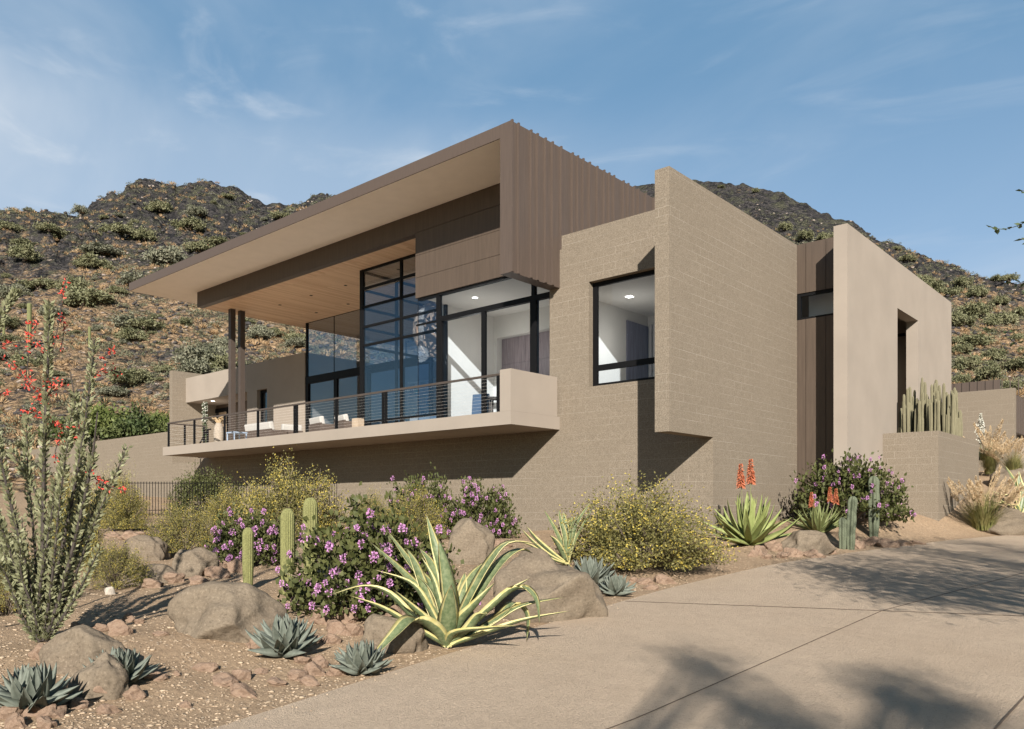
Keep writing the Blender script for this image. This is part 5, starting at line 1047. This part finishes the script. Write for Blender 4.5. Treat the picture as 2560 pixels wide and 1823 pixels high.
def fountain(label, u0, u1, vt, vb, k_, npl, seed, lift=None):
    p, D = at((u0 + u1) / 2, vb)
    if lift: q = onD(lift, (u0 + u1) / 2, vb); p = Vector(q); D = lift
    w = (u1 - u0) * D / FPX / 2; h = (vb - vt) * D / FPX; t = thing('fountain_grass', label, 'grass clump', p, seed, 'fountain grasses'); o = link('foliage', GCM[k_], t); o.scale = (w * .62, w * .62, h * .82); r = random.Random(seed)
    for i_ in range(npl):
        az = r.uniform(0, 6.28); sp_ = r.uniform(.12, .72); z_ = h * r.uniform(.42, .74) * (1.1 - .45 * sp_); q = Vector((math.cos(az) * w * sp_, math.sin(az) * w * sp_, z_)); o = link('plume', PLU, t, tuple(q)); tilt = .25 + sp_ * 1.0 + r.uniform(-.1, .1); s_ = h * r.uniform(.28, .42); o.scale = (s_ * 1.1, s_ * 1.1, s_); o.rotation_euler = (0, tilt, az)
        MBp = None
    return t
fountain('fountain grass with pale plumes in front of the planter corner', 2335, 2585, 1176, 1326, 0, 34, 1)
fountain('fountain grass behind the planter, below the white flower spike', 2420, 2530, 1062, 1186, 1, 26, 2, 30.0)
fountain('fountain grass at the right photo edge below the garage wall', 2470, 2600, 1088, 1190, 0, 28, 3, 29.0)
yp = onD(30.5, 2452, 1150); t = thing('yucca', 'white flower spike of a yucca rising behind the fountain grasses', 'yucca', tuple(yp))
r_ = np.random.default_rng(3); n = 420; k2 = r_.random(n); a2 = r_.uniform(0, 6.28, n); rad2 = .17 * np.sin(np.clip(k2 + .1, 0, 1) * math.pi) * r_.uniform(.3, 1, n); P = np.stack([np.cos(a2) * rad2, np.sin(a2) * rad2, .62 + k2 * 1.15], 1); v, f = leaf_quads(P, rand_dirs(n, 0, r_), .07, .06, r_); link('blossom', fast_mesh('blossom', v, f, PETW), t); MB().tube([(0, 0, 0), (0, 0, 1.75)], [.02, .008], 5).build('flower_stalk', STALK, t)
for i_ in range(30): o = link('leaf', BLV[i_ % 3], t); o.scale = (.5, .16, .5); o.rotation_euler = (0, -(.2 + 1.1 * i_ / 30), i_ * 2.4)
# climber at the entry soffit
t = [o for o in COL.objects if o.name == 'pot_plant'][0]; r_ = np.random.default_rng(13); n = 700; a2 = r_.uniform(0, 6.28, n); P = np.stack([np.cos(a2) * .12 * r_.random(n) ** .5, np.sin(a2) * .12 * r_.random(n) ** .5, r_.uniform(.4, 3.3, n)], 1); hi_ = P[:, 2] > 2.2
v, f = leaf_quads(P, rand_dirs(n, .1, r_), .10, .07, r_); link('foliage', fast_mesh('foliage', v, f, LEAFG), t); v, f = leaf_quads(P[hi_] * [1.1, 1.1, 1], rand_dirs(int(hi_.sum()), .1, r_), .09, .08, r_); link('blossom', fast_mesh('blossom', v, f, PETW), t)

# ================================================================== ocotillo
OLEAF = mat_leaf('ocotillo_leaf', (.198, .207, .110), (.304, .304, .180), .25, 14); OST = mat_plain('ocotillo_bark', (.053, .044, .038), .85, .3, 9, .15); RED_F = mat_leaf('red_blossom', (.634, .075, .053), (.748, .150, .106), .25, 20)
pO, DO = at(105, 1606); oc = thing('ocotillo', 'tall ocotillo with many leafy upright stems and red flower sprays at the left', 'ocotillo', pO); oB = np.array(pO); ro = np.random.default_rng(19)
def ostem(P, dd, leafy=(0.0, 1.0), dens=190, r0=.022, lsz=.055, bare=True):
    n = len(P); P3 = [Vector(onD(DO + dd * (j / max(1, n - 1)), *q) - oB) for j, q in enumerate(P)]; c = spline(P3, 22); o = MB().tube(c, [r0 * (1 - .75 * i_ / 22) for i_ in range(23)], 6).build('stem', OST, oc)
    C = np.array([tuple(q) for q in c]); seg = np.linalg.norm(np.diff(C, axis=0), axis=1); L = seg.sum(); m_ = int(dens * L * (leafy[1] - leafy[0]))
    if m_ > 4:
        s_ = ro.uniform(leafy[0], leafy[1], m_) * 22; i_ = np.minimum(s_.astype(int), 21); fr = (s_ - i_)[:, None]; Pp = C[i_] * (1 - fr) + C[i_ + 1] * fr; T = C[i_ + 1] - C[i_]; T /= np.linalg.norm(T, axis=1)[:, None]; d = np.cross(T, rand_dirs(m_, 0, ro)); d /= np.linalg.norm(d, axis=1)[:, None]
        A = d * .75 + T * .75; A /= np.linalg.norm(A, axis=1)[:, None]; v, f = leaf_quads(Pp + d * .012, A, ro.uniform(.7, 1.25, m_) * lsz, lsz * .42, ro, .2, .1); fo = link('foliage', fast_mesh('foliage', v, f, OLEAF)); fo.parent = o
    return c
for P, dd, lf in (([(104, 1600), (108, 1300), (112, 1080), (120, 900), (124, 756)], .0, (0.0, 1)), ([(96, 1600), (70, 1440), (20, 1230), (-10, 1090)], -.2, (.0, 1)), ([(92, 1602), (50, 1420), (0, 1300), (-60, 1150)], .2, (0, 1)), ([(112, 1600), (150, 1400), (190, 1200), (215, 1040), (236, 850)], .1, (0, 1)),
                  ([(116, 1600), (170, 1420), (225, 1180), (244, 1030)], -.15, (0, .75)), ([(120, 1600), (180, 1460), (240, 1300), (318, 1118)], .1, (0.0, 1)), ([(100, 1600), (90, 1400), (72, 1200), (66, 1040)], .3, (0, 1)), ([(108, 1600), (130, 1450), (150, 1250), (170, 1100)], -.3, (0, 1)),
                  ([(112, 1600), (160, 1480), (210, 1340), (262, 1200)], .35, (0, 1)), ([(98, 1600), (60, 1480), (15, 1350), (-25, 1260)], -.3, (0, 1)), ([(105, 1602), (112, 1420), (95, 1250), (30, 1130)], .25, (0, 1)), ([(110, 1600), (140, 1500), (175, 1380), (205, 1250), (232, 1100)], .4, (0, 1)), ([(106, 1602), (128, 1480), (120, 1340), (150, 1180), (182, 1020)], .15, (0, 1)),
                  ([(100, 1602), (80, 1500), (45, 1400), (35, 1280)], .15, (0, 1)), ([(-120, 1500), (-60, 1000), (0, 800), (42, 728)], .2, (.35, 1)), ([(104, 1600), (100, 1480), (128, 1300), (140, 1200)], -.2, (0, 1)), ([(115, 1602), (185, 1500), (250, 1370)], -.1, (0, 1)), ([(94, 1602), (55, 1540), (20, 1450), (-5, 1400)], -.2, (0, 1)), ([(110, 1602), (190, 1300), (200, 1100), (176, 930)], .3, (.0, .9))):
    ostem(P, dd, lf, 240, .026 if P[0][0] in (104, 112, 116, 96) else .019, .060)
for k_ in range(7):
    a_, b_ = ro.uniform(-1, 1), ro.uniform(.45, 1.0); tx = 110 + a_ * 165 * b_; tv = 1600 - 470 * b_ * (1 - .35 * abs(a_)); ostem([(105 + a_ * 12, 1604), (108 + a_ * 40, 1530), (110 + a_ * 100, 1600 - 250 * b_), (tx, tv)], ro.uniform(-.4, .5), (0.0, 1), 220, .016, .056)
def spray(P, dd, n_=70, w_=.035, sz=.034):
    n_ = int(n_ * .55); n = len(P); P3 = [Vector(onD(DO + dd, *q) - oB) for q in P]; c = spline(P3, 20); o = MB().tube(c, .005, 4).build('flower_stem', OST, oc); C = np.array([tuple(q) for q in c]); s_ = ro.uniform(0, 20, n_); i_ = np.minimum(s_.astype(int), 19); fr = (s_ - i_)[:, None]; Pp = C[i_] * (1 - fr) + C[i_ + 1] * fr + ro.normal(size=(n_, 3)) * w_ * .5
    A = rand_dirs(n_, .2, ro); V, F = tris_join([leaf_quads(Pp, A, ro.uniform(.6, 1.3, n_) * sz, sz * .5, ro, q, .1) for q in (.3, -.3, .1)]); b = link('blossom', fast_mesh('blossom', V, F, RED_F)); b.parent = o
for P, dd, n_, w_ in (([(132, 880), (150, 790), (156, 740), (165, 702)], .25, 46, .028), ([(0, 868), (40, 856), (90, 862), (118, 880)], .1, 60, .05), ([(62, 960), (72, 880), (70, 806)], .1, 50, .04), ([(0, 890), (40, 920), (70, 955), (100, 985)], .05, 55, .05), ([(62, 955), (95, 985), (128, 975), (120, 940)], .0, 80, .07), ([(85, 1000), (110, 985), (135, 960), (172, 972)], .05, 60, .05), ([(45, 1030), (90, 1036), (130, 1060), (165, 1062)], .1, 70, .045), ([(140, 1052), (148, 1090), (138, 1130), (140, 1152)], .0, 46, .03), ([(222, 1146), (228, 1185), (260, 1210), (318, 1230)], .0, 95, .04), ([(235, 940), (260, 925), (300, 930)], .5, 40, .05), ([(250, 900), (275, 880), (290, 874)], .5, 24, .03), ([(-10, 990), (10, 980), (22, 985)], .1, 24, .03), ([(152, 875), (160, 820), (150, 770)], .3, 30, .03), ([(70, 840), (92, 812), (72, 806)], .1, 24, .03), ([(192, 1090), (205, 1060), (200, 1110)], .2, 22, .03)):
    spray(P, dd, n_, w_)

# ================================================================== trees at the driveway whose branches reach the frame and whose shade falls on the concrete
TLEAF = mat_leaf('ironwood_leaf', (.050, .075, .028), (.10, .13, .06), .3, 6); BARK = mat_plain('grey_bark', (.16, .13, .105), .9, .25, 8, .1)
def big_tree(label, base, h, clumps, seed, leaf=.055, per=170, spread=.42, twigs=(), name='driveway_tree', group=None):
    t = thing(name, label, 'tree', base, 0, group); r = np.random.default_rng(seed); B = Vector(base); mb = MB(); fork = Vector((0, 0, h * .38)); mb.tube([(0, 0, -.2), (.06, .05, h * .2), fork], [h * .035, h * .028, h * .022], 8); Ps = []
    for c in clumps:
        e = Vector(c) - B; mid = fork.lerp(e, .5) + Vector((0, 0, .25 + .1 * r.normal())); mb.tube([fork, mid, e], [h * .012, h * .008, h * .003], 5); Ps.append(np.array(e)[None] + r.normal(size=(per, 3)) * spread * np.array([1, 1, .6]))
    for (P_, n_) in twigs:
        e = Vector(P_[0]) - B; e2 = Vector(P_[1]) - B; mb.tube([fork, fork.lerp(e, .5) + Vector((0, 0, .3)), e, e2], [.05, .03, .012, .007], 5)
    mb.build('trunk', BARK, t); P = np.concatenate(Ps); A = rand_dirs(len(P), 0, r); v, f = leaf_quads(P, A, r.uniform(.7, 1.3, len(P)) * leaf, leaf * .55, r, .15, .3); parts = [(v, f)]
    for (P_, n_) in twigs:
        c = spline([Vector(q) - B for q in P_], 18); mbt = MB().tube(c, [.007 * (1 - .7 * i_ / 18) for i_ in range(19)], 4).build('twig', BARK, t); C = np.array([tuple(q) for q in c]); k_ = np.linspace(.15, 1, n_); i_ = np.minimum((k_ * 18).astype(int), 17); Pp = C[i_]; T = C[i_ + 1] - C[i_]; T /= np.linalg.norm(T, axis=1)[:, None]
        sd_ = np.cross(T, [0, 0, 1.0]); sd_ *= np.where(np.arange(n_) % 2, 1, -1)[:, None]; A = sd_ * .8 + T * .5 + [0, 0, -.25] + r.normal(size=(n_, 3)) * .2; A /= np.linalg.norm(A, axis=1)[:, None]; parts.append(leaf_quads(Pp, A, r.uniform(.8, 1.2, n_) * .08, .036, r, .15, .3))
    v, f = tris_join(parts); link('crown', fast_mesh('crown', v, f, TLEAF), t); return t
def shade_pt(u, v, h):
    """the place h metres up whose shadow falls on the driveway at that pixel"""
    d = ray(u, v); ts = np.arange(2, 40, .01); P = d[None] * ts[:, None] + [0, 0, EYE]; i_ = int(np.argmax(P[:, 2] <= plane_z(P[:, 0], P[:, 1]))); q = Vector(P[i_]); return q + SUN * (h / SUN.z)
rs = random.Random(9)
cl = []
for u_, v_, h_ in ((2080, 1418, 4.6), (2170, 1400, 5.2), (2250, 1432, 4.8), (2330, 1410, 5.6), (2420, 1390, 5.2), (2500, 1410, 5.8), (2550, 1450, 5.0), (2450, 1440, 4.6), (2360, 1450, 5.2), (2200, 1455, 4.4), (2130, 1440, 4.9), (2540, 1380, 6.2), (2300, 1380, 5.9), (2480, 1470, 5.0), (2390, 1490, 4.6), (2230, 1480, 4.3), (2600, 1420, 5.5), (2680, 1400, 5.5), (2640, 1480, 5), (2720, 1450, 6), (2330, 1500, 4.4), (2520, 1500, 4.6), (2160, 1362, 5), (2260, 1362, 5.4), (2440, 1360, 5.6)):
    cl.append(tuple(shade_pt(u_, v_, h_)))
tw = []
for P_, n_, dd in (([(2640, 480), (2590, 540), (2520, 572), (2476, 568)], 22, 8.0), ([(2620, 470), (2585, 478), (2548, 476)], 10, 8.3), ([(2660, 560), (2600, 600), (2548, 597)], 12, 7.6), ([(2700, 780), (2600, 812), (2520, 828), (2462, 822)], 26, 8.4), ([(2680, 830), (2590, 850), (2500, 862)], 16, 8.1), ([(2660, 690), (2600, 704), (2510, 708)], 16, 8.6), ([(2650, 700), (2600, 725), (2546, 730)], 9, 8.2)):
    tw.append(([onD(dd + .25 * j, *q) for j, q in enumerate(P_)], n_))
bx, by = 5.6, 4.6
big_tree('leafy tree beside the driveway, only twig ends showing at the right photo edge', (10.2, 3.4, 0), 6.5, cl, 41, twigs=tw, per=760, spread=.50, leaf=.10)
cl = []
for u_, v_, h_ in ((1725, 1640, 8.0), (1760, 1665, 8.2), (1800, 1690, 8.0), (1850, 1740, 8.3), (1885, 1770, 8.1), (1925, 1800, 8.2), (1980, 1822, 8.0), (2060, 1838, 8.3), (2210, 1712, 8.2), (2265, 1738, 8.4), (2320, 1758, 8.2), (2362, 1780, 8.3), (2290, 1765, 8.0), (2240, 1690, 8.1), (2405, 1792, 8.4)):
    cl.append(tuple(shade_pt(u_, v_, h_)))
big_tree('tall leafy tree out of view whose shadow falls on the near driveway', (6.2, -12.0, 0), 8.8, cl, 43, per=210, spread=.25, leaf=.075)
